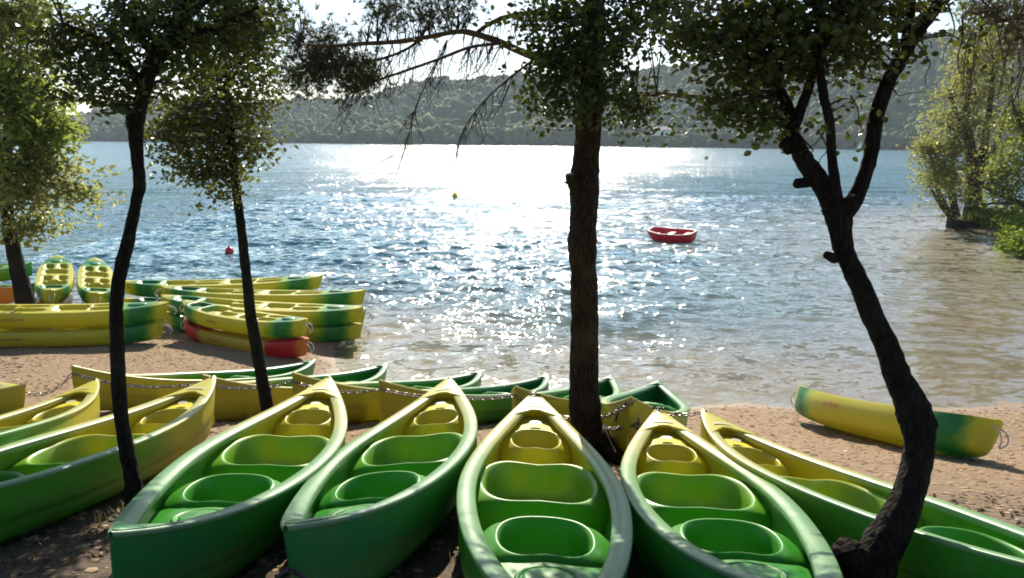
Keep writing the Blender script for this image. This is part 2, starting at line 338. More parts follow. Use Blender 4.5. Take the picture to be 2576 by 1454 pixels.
def water_mat():
    m, t, p = mat('lake_water'); out = t.nodes['Material Output']; t.nodes.remove(p)
    g = N(t, 'ShaderNodeTexCoord'); o = g.outputs['Object']
    mp = N(t, 'ShaderNodeMapping'); mp.inputs['Scale'].default_value = (.6, 1.0, 1); mp.inputs['Rotation'].default_value = (0, 0, math.radians(-8)); t.links.new(o, mp.inputs[0])
    at_ = N(t, 'ShaderNodeAttribute', attribute_name='water_depth'); dep = at_.outputs['Fac']
    # ripples too small for the mesh tilt its normal by their slope
    acc = None
    mp2 = N(t, 'ShaderNodeMapping'); mp2.inputs['Scale'].default_value = (.22, 1.0, 1); mp2.inputs['Rotation'].default_value = (0, 0, math.radians(-6)); t.links.new(o, mp2.inputs[0])
    for sc_, amp, mv in ((.10, .16, mp2), (.34, .62, mp2), (1.2, .62, mp2), (4.5, 1.1, mp), (12.0, .9, mp)):
        nz = noise(t, sc_, 1, .5, mv.outputs[0], .3)
        sub = N(t, 'ShaderNodeVectorMath', operation='SUBTRACT'); t.links.new(nz.outputs['Color'], sub.inputs[0]); sub.inputs[1].default_value = (.5, .5, .5)
        mul = N(t, 'ShaderNodeVectorMath', operation='MULTIPLY'); t.links.new(sub.outputs[0], mul.inputs[0]); mul.inputs[1].default_value = (amp * .8, amp, 0)
        if acc is None: acc = mul.outputs[0]
        else:
            ad = N(t, 'ShaderNodeVectorMath', operation='ADD'); t.links.new(acc, ad.inputs[0]); t.links.new(mul.outputs[0], ad.inputs[1]); acc = ad.outputs[0]
    mr = N(t, 'ShaderNodeMapRange'); t.links.new(dep, mr.inputs[0]); mr.inputs[1].default_value = .02; mr.inputs[2].default_value = .75; mr.inputs[3].default_value = .62; mr.inputs[4].default_value = 1.0
    sca = N(t, 'ShaderNodeVectorMath', operation='SCALE'); t.links.new(acc, sca.inputs[0]); ch_ = N(t, 'ShaderNodeAttribute', attribute_name='chop'); t.links.new(math_(t, 'MULTIPLY', mr.outputs[0], ch_.outputs['Fac']), sca.inputs['Scale'])
    ge = N(t, 'ShaderNodeNewGeometry'); ad = N(t, 'ShaderNodeVectorMath', operation='ADD'); t.links.new(ge.outputs['Normal'], ad.inputs[0]); t.links.new(sca.outputs[0], ad.inputs[1])
    b = N(t, 'ShaderNodeVectorMath', operation='NORMALIZE'); t.links.new(ad.outputs[0], b.inputs[0])
    gl = N(t, 'ShaderNodeBsdfGlossy'); ra = N(t, 'ShaderNodeAttribute', attribute_name='chop_roughness'); t.links.new(ra.outputs['Fac'], gl.inputs['Roughness']); gl.inputs['Color'].default_value = (1, 1, 1, 1)
    t.links.new(b.outputs[0], gl.inputs['Normal'])
    hs = N(t, 'ShaderNodeVectorMath', operation='SCALE'); t.links.new(sca.outputs[0], hs.inputs[0]); hs.inputs['Scale'].default_value = .8
    ha = N(t, 'ShaderNodeVectorMath', operation='ADD'); t.links.new(ge.outputs['Normal'], ha.inputs[0]); t.links.new(hs.outputs[0], ha.inputs[1])
    hn = N(t, 'ShaderNodeVectorMath', operation='NORMALIZE'); t.links.new(ha.outputs[0], hn.inputs[0])
    dt = N(t, 'ShaderNodeVectorMath', operation='DOT_PRODUCT'); t.links.new(hn.outputs[0], dt.inputs[0]); t.links.new(ge.outputs['Incoming'], dt.inputs[1])
    fres = math_(t, 'ADD', .02, math_(t, 'MULTIPLY', .98, math_(t, 'POWER', math_(t, 'SUBTRACT', 1, math_(t, 'ABSOLUTE', dt.outputs['Value']), True), 5)), True)
    # murk: silt close in, teal in deep water
    turb = math_(t, 'SUBTRACT', 1, math_(t, 'POWER', 2.718, math_(t, 'MULTIPLY', dep, -1.5)))
    silt = noise(t, .22, 4, .6, mp.outputs[0], .6)
    deepf = N(t, 'ShaderNodeMapRange'); t.links.new(math_(t, 'ADD', dep, math_(t, 'MULTIPLY', math_(t, 'SUBTRACT', silt.outputs[0], .5), .5)), deepf.inputs[0]); deepf.inputs[1].default_value = .08; deepf.inputs[2].default_value = .44
    body = mixc(t, deepf.outputs[0], (.29, .18, .095), (.04, .155, .18))
    df = N(t, 'ShaderNodeBsdfDiffuse'); t.links.new(body, df.inputs[0]); t.links.new(b.outputs[0], df.inputs['Normal'])
    tr = N(t, 'ShaderNodeBsdfTransparent'); tr.inputs[0].default_value = (.86, .9, .84, 1)
    m1 = N(t, 'ShaderNodeMixShader'); t.links.new(turb, m1.inputs[0]); t.links.new(tr.outputs[0], m1.inputs[1]); t.links.new(df.outputs[0], m1.inputs[2])
    m2 = N(t, 'ShaderNodeMixShader'); t.links.new(fres, m2.inputs[0]); t.links.new(m1.outputs[0], m2.inputs[1]); t.links.new(gl.outputs[0], m2.inputs[2])
    t.links.new(m2.outputs[0], out.inputs[0]); return m
water = mesh_obj('lake_water', vs, fs, water_mat(), kind='structure')
# open water carries a longer, steeper chop than the sheltered edge
a = water.data.attributes.new('chop', 'FLOAT', 'POINT'); a.data.foreach_set('value', ((1.12 + .22 * np.clip((dd - 18) / 50, 0, 1)) * (1 - .55 * np.clip((WXX - 3.5) / 4, 0, 1) * np.clip((26 - WYY) / 10, 0, 1))).reshape(-1).astype(np.float32))
a = water.data.attributes.new('chop_roughness', 'FLOAT', 'POINT'); a.data.foreach_set('value', (.045 + .085 * np.clip((dd - 10) / 70, 0, 1)).reshape(-1).astype(np.float32))
a = water.data.attributes.new('water_depth', 'FLOAT', 'POINT'); a.data.foreach_set('value', depth.astype(np.float32))

# ------------------------------------------------------------------ far hills and their forest
def hill_prof(px):
    return np.interp(px, [-600, -200, 150, 260, 360, 700, 900, 1000, 1100, 1200, 1350, 1600, 1900, 2150, 2340, 2576, 2900, 3400],
                     [285, 285, 287, 284, 268, 243, 238, 224, 206, 197, 187, 168, 140, 112, 84, 48, 20, 10])
def far_shore(x): return np.interp(x, [-900, -340, 0, 230, 420, 900], [700, 610, 545, 445, 395, 330])
hx = np.linspace(-900, 900, 181); hu = np.linspace(0, 1, 40)
HX, HU = np.meshgrid(hx, hu)
ys = far_shore(HX)
def hill_z(x, u):
    y = far_shore(x) + u * 260
    px = CX + x / (far_shore(x) + 230) * FPX; hor = CY - FPX * math.tan(PITCH) + (px - CX) * math.sin(ROLL)
    top = np.maximum((hor - hill_prof(px)) / FPX * (far_shore(x) + 230) + CAM_Z - 6.5, 5)
    prof = np.clip(u / .92, 0, 1) ** 1.15
    z = top * prof - np.clip(u - .92, 0, 1) * 60
    return z + np.sin(x * .02 + 3 * u) * 3 * prof + np.sin(x * .055 + 1) * 2 * prof + .4
HZ = hill_z(HX, HU); HYY = ys + HU * 260
HZ[0] = -4; HYY[0] -= 6
vs = np.stack([HX, HYY, HZ], -1).reshape(-1, 3)
ii = (np.arange(39)[:, None] * 181 + np.arange(180)[None, :]).ravel()
hm, t, p = mat('hill_soil'); s = N(t, 'ShaderNodeSeparateXYZ'); g = N(t, 'ShaderNodeTexCoord'); t.links.new(g.outputs['Object'], s.inputs[0])
mr = N(t, 'ShaderNodeMapRange'); t.links.new(s.outputs[2], mr.inputs[0]); mr.inputs[1].default_value = .8; mr.inputs[2].default_value = 2
n = noise(t, .08, 5)
t.links.new(mixc(t, mr.outputs[0], (.17, .11, .08), mixc(t, n.outputs[0], (.035, .045, .025), (.08, .08, .045))), p.inputs['Base Color']); p.inputs['Roughness'].default_value = .95
mesh_obj('hill', vs, np.stack([ii, ii + 1, ii + 182, ii + 181], -1), hm, kind='structure')
# one unit crown, copied with its own size, squash and jitter into one mass
import bmesh
bm = bmesh.new(); bmesh.ops.create_icosphere(bm, subdivisions=2, radius=1); ico_v = np.array([v.co[:] for v in bm.verts]); ico_f = np.array([[v.index for v in f.verts] for f in bm.faces]); bm.free()
bm = bmesh.new(); bmesh.ops.create_icosphere(bm, subdivisions=1, radius=1); ico1_v = np.array([v.co[:] for v in bm.verts]); ico1_f = np.array([[v.index for v in f.verts] for f in bm.faces]); bm.free()
def scatter_blobs(C, S, base_v, base_f, jit=.35):
    n = len(C); j = 1 + jit * (rng.random((n, len(base_v), 1)) - .5) * 2
    V = C[:, None, :] + base_v[None] * S[:, None, :] * j
    Fa = base_f[None] + (np.arange(n) * len(base_v))[:, None, None]
    return V.reshape(-1, 3), Fa.reshape(-1, base_f.shape[1])
n = 30000; X = rng.uniform(-560, 560, n); U = rng.random(n) ** 1.0 * .97 + .01; Y = far_shore(X) + U * 260
keep = abs(X / Y) < .78; X, U, Y = X[keep], U[keep], Y[keep]
R = rng.uniform(1.0, 2.3, len(X)) * (1 + .5 * (lump(X, Y, .05, 0) > .05)) * np.where(rng.random(len(X)) < .06, 1.8, 1); Z = hill_z(X, U) + R * .75
C = np.stack([X, Y, Z], -1); S = np.stack([R, R, R * rng.uniform(.8, 1.35, len(X))], -1)
v, f = scatter_blobs(C, S, ico1_v, ico1_f, .5)
ft = FOREST.node_tree; fr_ = [n for n in ft.nodes if n.type == 'VALTORGB'][0]; fg = [n for n in ft.nodes if n.type == 'NEW_GEOMETRY'][0]
fn = noise(ft, .022, 3, .6); ft.links.new(math_(ft, 'ADD', math_(ft, 'MULTIPLY', fg.outputs['Random Per Island'], .45), math_(ft, 'MULTIPLY', math_(ft, 'SUBTRACT', fn.outputs[0], .22), 1.0)), fr_.inputs[0])
tag(mesh_obj('forest', v, f, FOREST, smooth=True), 'wooded far hillside above the lake, reading as one mass', 'forest', kind='stuff')
SHORE_TREE = leafmat('shore_tree_leaf', [(.06, .075, .03), (.09, .105, .035), (.11, .115, .04), (.045, .06, .035)], .0, .8)
C = []; S = []
for x in np.arange(-430, 430, 4.2):
    x += rng.uniform(-2, 2); h = rng.uniform(4, 8) + 4 * max(0, math.sin(x * .021 + 1)) + (3 if x > 130 else 0); yy = far_shore(x) + rng.uniform(5, 12)
    if abs(x / yy) > .8: continue
    for k in range(7):
        r = h * rng.uniform(.18, .34); C.append((x + rng.normal(0, h * .2), yy + rng.normal(0, 2), h * rng.uniform(.2, .85) + .6)); S.append((r, r, r * rng.uniform(.9, 1.4)))
v, f = scatter_blobs(np.array(C), np.array(S), ico_v, ico_f, .4)
tag(mesh_obj('shore_woods', v, f, SHORE_TREE, smooth=True), 'belt of trees along the far waterline at the foot of the hill', 'trees', kind='stuff')
# pale house among the trees of the hill foot
hp = at(1663, 328, 462.0); b = empty('hillside_house', (hp.x, 462, hp.z - 3)); tag(b, 'pale low house among the trees at the foot of the far hill', 'house')
HW, HR = simple('house_plaster', (.6, .55, .5), .9), simple('house_tiles', (.5, .4, .36), .8)
q = MB(); q.box((0, 0, 1.6), (11, 7, 3.2)); q.build('wall', HW, b, False)
q = MB(); q.add([(-6, -4, 3.21), (6, -4, 3.21), (6, 4, 3.21), (-6, 4, 3.21), (-6, 0, 5.2), (6, 0, 5.2)], [(0, 1, 5, 4), (2, 3, 4, 5), (0, 4, 3), (1, 2, 5), (0, 3, 2, 1)]); q.build('roof', HR, b, False)
# tiny white sailing boat against the far shore
sp_ = at(2163, 371, 400.0); b = empty('sailing_boat', (sp_.x, 400, .05)); tag(b, 'tiny white boat with a small sail against the far shore', 'boat')
WHITE = simple('white_gelcoat', (.75, .75, .74), .4)
q = MB(); q.grid([[(-2.0, 0, .9), (-2, 0, .1), (-2, 0, .1), (-2, 0, .9)]] + [[(x, -ww, .75), (x, -ww * .5, -.1), (x, ww * .5, -.1), (x, ww, .75)] for x, ww in ((-1.2, .55), (0, .8), (1.9, .65))], True); q.build('hull', WHITE, b)
q = MB(); q.add([(-1.6, 0, 1.2), (.7, 0, 1.2), (.6, .02, 4.6), (-1.6, .05, 1.2), (.7, .06, 1.2)], [(0, 1, 2), (3, 2, 4)]); q.build('sail', WHITE, b)
q = MB(); q.tube([(.72, 0, .4), (.72, 0, 4.9)], .05, 6); q.build('mast', STEEL, b)

# ------------------------------------------------------------------ canoes
CL, CWD, CRISE = 2.2, .94, .185
def c_w(t): return .47 * max(0.0, 1 - abs(t) ** 1.904) ** .913
def c_g(t): return .36 + CRISE * abs(t) ** 3.2
def c_b(t): return .045 * abs(t) ** 4
def c_x(t, s): return t * CL - math.copysign(.20 * abs(t) ** 7 * (1 - s) ** 2, t)
OUT = [(0, 0), (.32, .004), (.60, .02), (.78, .075), (.89, .19), (.93, .34), (.945, .43), (.982, .455), (.986, .62), (.99, .84), (1.0, .95)]
TS = [-1 + 2 * k / 64 for k in range(65)]
TS = sorted(set([-1, -.995, -.985, .985, .995, 1] + TS))
def c_inner(t, s): # inner wall half width at height fraction s
    ys = [a for a, b in OUT]; zs = [b for a, b in OUT]
    return max(0.0, c_w(t) * float(np.interp(s, zs, ys)) - .045)
def canoe_parts(root):
    mb = MB(); rows = []
    for t in TS:
        wd, g, b = c_w(t), c_g(t), c_b(t); r = [(c_x(t, s), -a * wd, b + s * (g - b)) for a, s in reversed(OUT)] + [(c_x(t, s), a * wd, b + s * (g - b)) for a, s in OUT[1:]]
        rows.append(r)
    mb.grid(rows); mb.build('hull', CANOE, root)
    # gunwale: a flat rolled rim
    mb = MB()
    for sg in (1, -1):
        rows = []
        for t in TS:
            wd, g = c_w(t), c_g(t); x = c_x(t, 1); wi = max(0, wd - .096)
            o2 = wd + .008
            rows.append([(x, sg * wd * .994, g - .026), (x, sg * o2, g - .024), (x, sg * (o2 + .002), g - .006), (x, sg * (o2 - .006), g + .001), (x, sg * max(0, wd - .045), g + .004),
                         (x, sg * max(0, wi + .008), g - .006), (x, sg * wi, g - .014), (x, sg * max(0, wi + .004), g - .045)])
        mb.grid(rows if sg > 0 else [r[::-1] for r in rows])
    mb.build('gunwale', CANOE_RIM, root)
    # inner skin
    mb = MB(); rows = []
    for t in TS[2:-2]:
        g, b = c_g(t), c_b(t); fl = b + .055; r = []
        for s in (.97, .8, .6, .42, .28, .2):
            r.append((c_x(t, .9) * .995, c_inner(t, s) - (.012 if s > .9 else 0), b + s * (g - b)))
        yb = max(0, c_inner(t, .2)); r += [(c_x(t, .9) * .995, yb * .86, fl + .008), (c_x(t, .9) * .995, yb * .5, fl), (c_x(t, .9) * .995, 0, fl)]
        r = [(x, max(0, y), z) for x, y, z in r]
        rows.append([(x, -y, z) for x, y, z in r] + r[-2::-1])
    mb.grid(rows); mb.build('liner', CANOE, root)
    # end decks with a curved, notched inner edge
    for nm, sg in (('bow_deck', 1), ('stern_deck', -1)):
        inner = 1.70 if sg > 0 else 1.92
        mb = MB(); top = []; bot = []; K = 14
        for k in range(K + 1):
            f = k / K; rt = []; rb = []
            for j in range(-8, 9):
                e = j / 8; x0 = inner - .09 * (1 - e * e) * -1 * .6 - (.0 if abs(e) > .28 else -.018) - .10 * abs(e) ** 2.5
                x = x0 + (2.185 - x0) * f; t = min(.998, x / CL); wd = max(0.003, c_w(t) - .012)
                z = c_g(t) + .006 + .006 * (1 - e * e)
                rt.append((sg * x, e * wd, z)); rb.append((sg * x, e * wd, z - .018))
            top.append(rt); bot.append(rb)
        if sg < 0: top = [r[::-1] for r in top]; bot = [r[::-1] for r in bot]
        mb.grid(top[::-1]); mb.grid([bot[0], top[0]]); mb.grid(bot)
        dk = mb.build(nm, CANOE, root, True)
        if sg > 0:
            q = MB(); rows = []
            for k in range(3):
                x = 1.83 + .014 * k; t = x / CL; rows.append([(x - .02 * (j / 6) ** 2, j / 6 * (c_w(t) - .05) * .8, c_g(t - .0) + .0145 + .006 * (1 - (j / 6) ** 2)) for j in range(-6, 7)])
            q.grid(rows); q.build('logo_strip', STICKER, dk)
            q = MB(); q.tube([(2.13, -.004, c_g(.968) + .012), (2.13, -.004, c_g(.968) + .021)], .009, 8); q.build('cord_hole', BLACK, dk)
    # seats: rimmed wells standing on the floor, from wall to wall
    def seat(name, cx, a, b, zr, tilt, pf, pb, depth, floor=.05, shelf=1.06, exa=.9, exb=.62, parent=root, back_ext=0.0, front_ext=0.0, rise=0.0):
        n = 56; rings = []
        def ring(sx, sy, dz, abs_z=None, wall=False, ext=0):
            r = []
            for k in range(n):
                th = 2 * math.pi * k / n; c, s = math.cos(th), math.sin(th)
                X = a * math.copysign(abs(c) ** exa, c); Y = b * math.copysign(abs(s) ** exb, s)
                pin = pf if X > 0 else pb; X *= 1 - pin * math.exp(-(Y / (b * .42)) ** 2)
                x = cx + X * sx - (ext * max(0, -c) ** .5 if ext else 0) + (front_ext * max(0, c) ** .5 if wall else 0); y = Y * sy
                z = abs_z if abs_z is not None else zr + dz + tilt * (X / a) + (rise * max(0, c) ** .7 if wall else 0)
                t = x / CL; g, bb = c_g(t), c_b(t); wl = c_inner(t, (z - bb) / (g - bb)) + .014
                if wall: y = math.copysign(min(abs(Y) * sy * wall, wl), s) if abs(s) > .02 else y
                y = math.copysign(min(abs(y), wl), y); r.append((x, y, z))
            rings.append(r)
        ring(1.0 * shelf + .06, 1.0, 0, floor, 1.6, back_ext)
        ring(1.0 * shelf + .03, 1.0, -.07, None, 1.5, back_ext)
        ring(1.0 * shelf, 1.0, -.02, None, 1.25, back_ext)
        ring(1.02, 1.03, -.004); ring(.985, .99, .006); ring(.95, .95, .004); ring(.91, .90, -.015)
        ring(.89, .87, -depth * .45); ring(.87, .82, -depth * .8); ring(.78, .72, -depth); ring(.3, .25, -depth - .004)
        mb = MB(); mb.grid(rings[::-1], True); o = len(mb.v); mb.add([(cx, 0, zr - depth - .004)], []); mb.f += [(k + 0, (k + 1) % n, o) for k in range(n)][::1]
        return mb.build(name, CANOE, parent)
    s1 = seat('bow_seat', 1.33, .19, .19, .315, .035, 0.0, .20, .15, shelf=1.04, exb=.75, front_ext=.26, rise=.075)
    q = MB(); q.add([(1.60 + .026 * math.cos(k * .524), .045 * math.sin(k * .524), .392 + .008 * math.cos(k * .524)) for k in range(12)], [tuple(range(12))]); q.build('sticker', STICKER, s1)
    seat('middle_bench', .34, .36, .372, .275, .035, .20, .12, .205, shelf=1.0, exb=.55)
    s3 = seat('stern_seat', -.74, .235, .245, .30, .02, -.05, .18, .205, shelf=1.06, back_ext=.0)
    # low platform behind the stern seat with a round screw hatch
    mb = MB(); rows = []
    for x in np.linspace(-1.54, -.93, 12):
        t = x / CL; g, bb = c_g(t), c_b(t); z = .262 - .05 * max(0, (-1.22 - x) / .3) ** 2; wl = c_inner(t, (z - bb) / (g - bb)) + .012
        rows.append([(x, e * wl, z - .05 * abs(e) ** 3) for e in np.linspace(-1, 1, 13)])
    t = -1.58 / CL; rows.insert(0, [(-1.58, e * (c_inner(t, .3) + .01), .05) for e in np.linspace(-1, 1, 13)])
    mb.grid(rows); pl = mb.build('stern_platform', CANOE, root)
    mb = MB(); prof = [(.150, -.01), (.150, .012), (.142, .020), (.130, .020), (.124, .008), (.118, .008), (.112, .022), (.100, .026), (.04, .022), (.001, .021)]
    mb.grid([[(-1.19 + r * math.cos(k * .1571), r * math.sin(k * .1571), .262 + z) for k in range(40)] for r, z in prof], True); mb.build('round_hatch', CANOE, pl)
proto = empty('canoe'); canoe_parts(proto)
def kids(o): return [c for c in bpy.data.objects if c.parent == o]
def copy_tree(o):
    c = o.copy(); COL.objects.link(c)
    for ch in kids(o):
        d = ch.copy(); COL.objects.link(d); d.parent = c
        for g2 in kids(ch):
            e = g2.copy(); COL.objects.link(e); e.parent = d
    return c
def set_shift(o, v):
    for ch in kids(o):
        ch['shift'] = v
        for g2 in kids(ch): g2['shift'] = v
def ring_handle(root, x, z, r, dia=.011, name='cord_handle', sgn=1, drop=True, m=BLACK):
    q = MB(); pts = []
    for k in range(25):
        an = 2 * math.pi * k / 24; pts.append((x + sgn * .02 * (1 - math.cos(an)), r * .62 * math.sin(an), z - r + r * math.cos(an)))
    q.tube(pts, dia, 8, False); return q.build(name, m, root)
FRONT = 'canoes drawn up in the front row'; BACKG = 'canoes moored stern first at the waterline'
spec = [('F5', 0, .06, 'green canoe before the thick pine trunk, its yellow bow tied with black cord', FRONT),
        ('F1', 0, .12, 'short yellow-green bow cut off by the left picture edge', FRONT),
        ('F2', 0, .12, 'bright lime canoe crossing behind the foot of the dark leaning tree', FRONT),
        ('F3', 0, .07, 'green canoe whose blunt stern touches the foot of the dark leaning tree', FRONT),
        ('F4', 0, .03, 'green canoe with a black ring handle hanging from its stern', FRONT),
        ('F6', 0, .04, 'green canoe with a dark cord knot and pale scuffs on its bow', FRONT),
        ('F7', 0, .10, 'long yellow and green canoe passing behind the foot of the crooked forked tree', FRONT),
        ('B1', 1, .14, 'yellow canoe whose raised bow stands left of the dark leaning tree', BACKG),
        ('B2', 1, .14, 'yellow and green canoe behind the slim tree with the round bushy crown', BACKG),
        ('B3', 1, .12, 'chained canoe with an ochre bow just right of the slim tree', BACKG),
        ('B4', 1, -.08, 'dark green canoe with a tall ochre bow left of the pine', BACKG),
        ('B5', 1, .08, 'chained canoe mostly hidden behind the thick pine trunk', BACKG),
        ('B6', 1, .0, 'canoe seen end-on just right of the pine trunk, chained at its bow', BACKG),
        ('B0', 1, .22, 'rounded yellow canoe end at the left picture edge where the chain begins', BACKG)]
for i, (key, rev, shift, lab, grp) in enumerate(spec):
    o = proto if i == 0 else copy_tree(proto)
    M = pose_matrix(POSE[key])
    if key == 'B0': M = pose_matrix(POSE[key])
    if rev: M = M @ Matrix.Rotation(math.pi, 4, 'Z')
    o.matrix_world = M; tag(o, lab, 'canoe', grp); set_shift(o, shift); o['key'] = key
bpy.context.view_layer.update()
BO = {o['key']: o for o in bpy.data.objects if 'key' in o}
for o in BO.values(): del o['key']
ring_handle(BO['F4'], -2.20, .36, .15, .010, 'ring_handle', -1)
for k in ('F5', 'F6'):   # cord lashed round the bow tip
    q = MB(); q.tube([(2.075 + .004 * math.sin(j), y, c_g(.945) + .016 + .006 * (1 - (y / .055) ** 2)) for j, y in enumerate(np.linspace(-.058, .058, 9))] if k == 'F5' else
                     [(2.12 + .02 * math.sin(j * 1.3), y, c_g(.96) + .02 + .014 * abs(math.sin(j))) for j, y in enumerate(np.linspace(-.075, .05, 9))], .010, 8)
    q.build('bow_cord', BLACK, BO[k])
q = MB(); q.tube(spline([(2.17, .02, .50), (2.10, -.05, .47), (2.02, -.11, .40), (1.98, -.13, .30)], 5), .010, 8); q.build('bow_cord', BLACK, BO['B6'])
for k in ('B3', 'B4', 'B5', 'B1'):
    q = MB()
    for sg in (1, -1): q.tube([(2.12, sg * .012, .47), (2.115, sg * .028, .44), (2.10, sg * .026, .41)], .012, 6)
    q.build('tow_eye', BLACK, BO[k])

# ------------------------------------------------------------------ the chain through the bows
link_mb = MB(); pts = []
for k in range(17):
    an = 2 * math.pi * k / 16; pts.append((.011 * math.cos(an) + math.copysign(.0, 1), .0 + .0, 0)); pts[-1] = (.026 * math.cos(an) + .007 * (1 if math.cos(an) > 0 else -1) * abs(math.cos(an)) ** .3, .0165 * math.sin(an), 0)
link_mb.tube(pts, .0058, 5, False)
link0 = link_mb.build('link', STEEL); nlink = [0]
def chain(root, a, b, sag, first=False):
    a, b = Vector(a), Vector(b); L = (b - a).length; n = max(3, int(L * 1.06 / .052)); prev = None
    for k in range(n + 1):
        f = k / n; p = a.lerp(b, f); p.z -= 4 * sag * f * (1 - f); p += Vector((rng.normal(0, .003), rng.normal(0, .003), 0))
        if prev is not None:
            d = (p - prev); q = d.to_track_quat('X', 'Z')
            o = link0 if nlink[0] == 0 else link0.copy()
            if nlink[0]: COL.objects.link(o)
            o.parent = root; o.matrix_local = Matrix.Translation((p + prev) / 2) @ q.to_matrix().to_4x4() @ Matrix.Rotation((k % 2) * math.pi / 2 + .35, 4, 'X')
            nlink[0] += 1
        prev = p
def tipw(key, x=2.17, y=0, z=.44, rev=True):
    M = pose_matrix(POSE[key]); M = M @ Matrix.Rotation(math.pi, 4, 'Z') if rev else M
    return M @ Vector((x, y, z))
chain_root = empty('chain'); tag(chain_root, 'long steel chain threaded through the yellow canoe bows and round the pine trunk', 'chain')
b0 = tipw('B0')
T3X, T3Y = 0.66, 6.85
pr = {k: tipw(k) for k in ('B1', 'B2', 'B3', 'B4', 'B5', 'B6')}
up_ = Vector((0, -.02, .02))
chain(chain_root, b0, pr['B1'] + up_, .10)
chain(chain_root, pr['B1'] + up_, pr['B2'] + up_, .09); chain(chain_root, pr['B2'] + up_, pr['B3'] + up_, .07); chain(chain_root, pr['B3'] + up_, pr['B4'] + up_, .07)
chain(chain_root, pr['B4'] + up_, pr['B5'] + up_, .06)
chain(chain_root, pr['B5'] + up_, at(1445, 1050, 6.9), .06)
chain(chain_root, at(1508, 1052, 6.75), at(1600, 1006, 6.42), .02)
chain(chain_root, at(1508, 1078, 6.75), at(1605, 1068, 6.45), .015); chain(chain_root, at(1605, 1068, 6.45), at(1700, 1040, 6.7), .02); chain(chain_root, at(1700, 1040, 6.7), at(1764, 1036, 6.62), .02)
q = MB(); q.tube([(0, 0, 0), (.0, .0, -.06)], .016, 8); q.box((0, 0, -.075), (.05, .026, .05))
pk = q.build('padlock', STEEL); pk.location = at(1606, 1052, 6.40); tag(pk, 'shiny steel padlock hanging on the lower chain right of the pine', 'padlock')

# ------------------------------------------------------------------ sit-on-top kayaks
KL = 1.75
def k_w(t): return .39 * max(0.0, 1 - abs(t) ** 2.7) ** .6
def k_s(t): return .35 + .11 * abs(t) ** 2.4
def k_b(t): return .12 * abs(t) ** 4.5
KT = [-1 + 2 * k / 72 for k in range(73)]
def kayak_parts(root, m):
    mb = MB(); rows = []
    for t in KT:
        wd, s, b = max(k_w(t), .006), k_s(t), k_b(t); h = s - b; x = t * KL
        half = [(0, 0), (.35, .01), (.62, .06), (.84, .19), (.95, .40), (.985, .58), (1.0, .66), (1.0, .74), (.975, .93), (.95, 1.0)]
        rows.append([(x - math.copysign(.06 * abs(t) ** 8 * (1 - z), t), -y * wd, b + z * h) for y, z in reversed(half)] + [(x - math.copysign(.06 * abs(t) ** 8 * (1 - z), t), y * wd, b + z * h) for y, z in half[1:]])
    mb.grid(rows); n = len(rows[0]); mb.f.append(tuple(range(n))[::-1]); mb.f.append(tuple(range(len(mb.v) - n, len(mb.v)))); mb.build('hull', m, root)
    wells = [(-.78, 0, .26, .25, .10, 4), (.30, 0, .24, .24, .09, 4), (-.28, .15, .22, .10, .10, 3), (-.28, -.15, .22, .10, .10, 3), (.80, .14, .22, .095, .09, 3), (.80, -.14, .22, .095, .09, 3), (-1.28, 0, .17, .17, .07, 4)]
    mb = MB(); rows = []
    for i in range(141):
        t = -1 + 2 * i / 140; wd = max(k_w(t), .006) * .95; r = []
        for j in range(31):
            e = -1 + 2 * j / 30; x, y = t * KL, e * wd
            z = k_s(t) + .018 * (1 - e * e)
            for cx, cy, rx, ry, d, pw in wells:
                q = (abs((x - cx) / rx) ** pw + abs((y - cy) / ry) ** pw)
                z -= d * max(0, min(1, (1.25 - q) / .6)) ** 1.2 if q < 1.25 else 0
            r.append((x, y, z))
        rows.append(r)
    mb.grid(rows); mb.build('deck', m, root)
    q = MB(); q.grid([[(1.27 + r * 1.25 * math.cos(k * .2618), r * math.sin(k * .2618), k_s(.72) + z + .02 + .06 * (r * math.cos(k * .2618))) for k in range(24)] for r, z in ((.115, -.01), (.115, .012), (.10, .02), (.05, .026), (.001, .028))], True); q.build('bow_hatch', m, root)
    for sg in (1, -1):
        q = MB(); q.tube(spline([(sg * 1.66, -.045, .40), (sg * 1.80, -.05, .36), (sg * 1.86, -.04, .26), (sg * 1.82, 0, .19), (sg * 1.86, .04, .26), (sg * 1.80, .05, .36), (sg * 1.66, .045, .40)], 4), .008, 6); q.build('toggle_loop', ROPE, root)
def kayak_text(root, x0, side, m, zc=.225, n=8, w=.042, h=.055):
    """weathered slanted lettering along the side strip"""
    q = MB(); r = random.Random(4)
    for k in range(n):
        x = x0 + k * w; hh = h * (1.35 if k == 3 else r.uniform(.8, 1.0))
        for (ox, tw) in ((0, .011), (.02, .009)):
            a = []
            for zz in (0, hh):
                for dx in (0, tw):
                    xx = x + ox + dx + zz * .35; t = xx / KL; z = zc - h / 2 + zz; yy = k_w(t) * 1.0 + .004
                    a.append((xx, side * yy, z))
            q.add(a, [(0, 1, 3, 2)])
    return q.build('side_lettering', m, root, False)
kproto = empty('kayak'); kayak_parts(kproto, KAYAK)
kayak_text(kproto, -.62, -1, PRINT)
kayak_text(kproto, -.62, 1, PRINT)
used_k = [0]
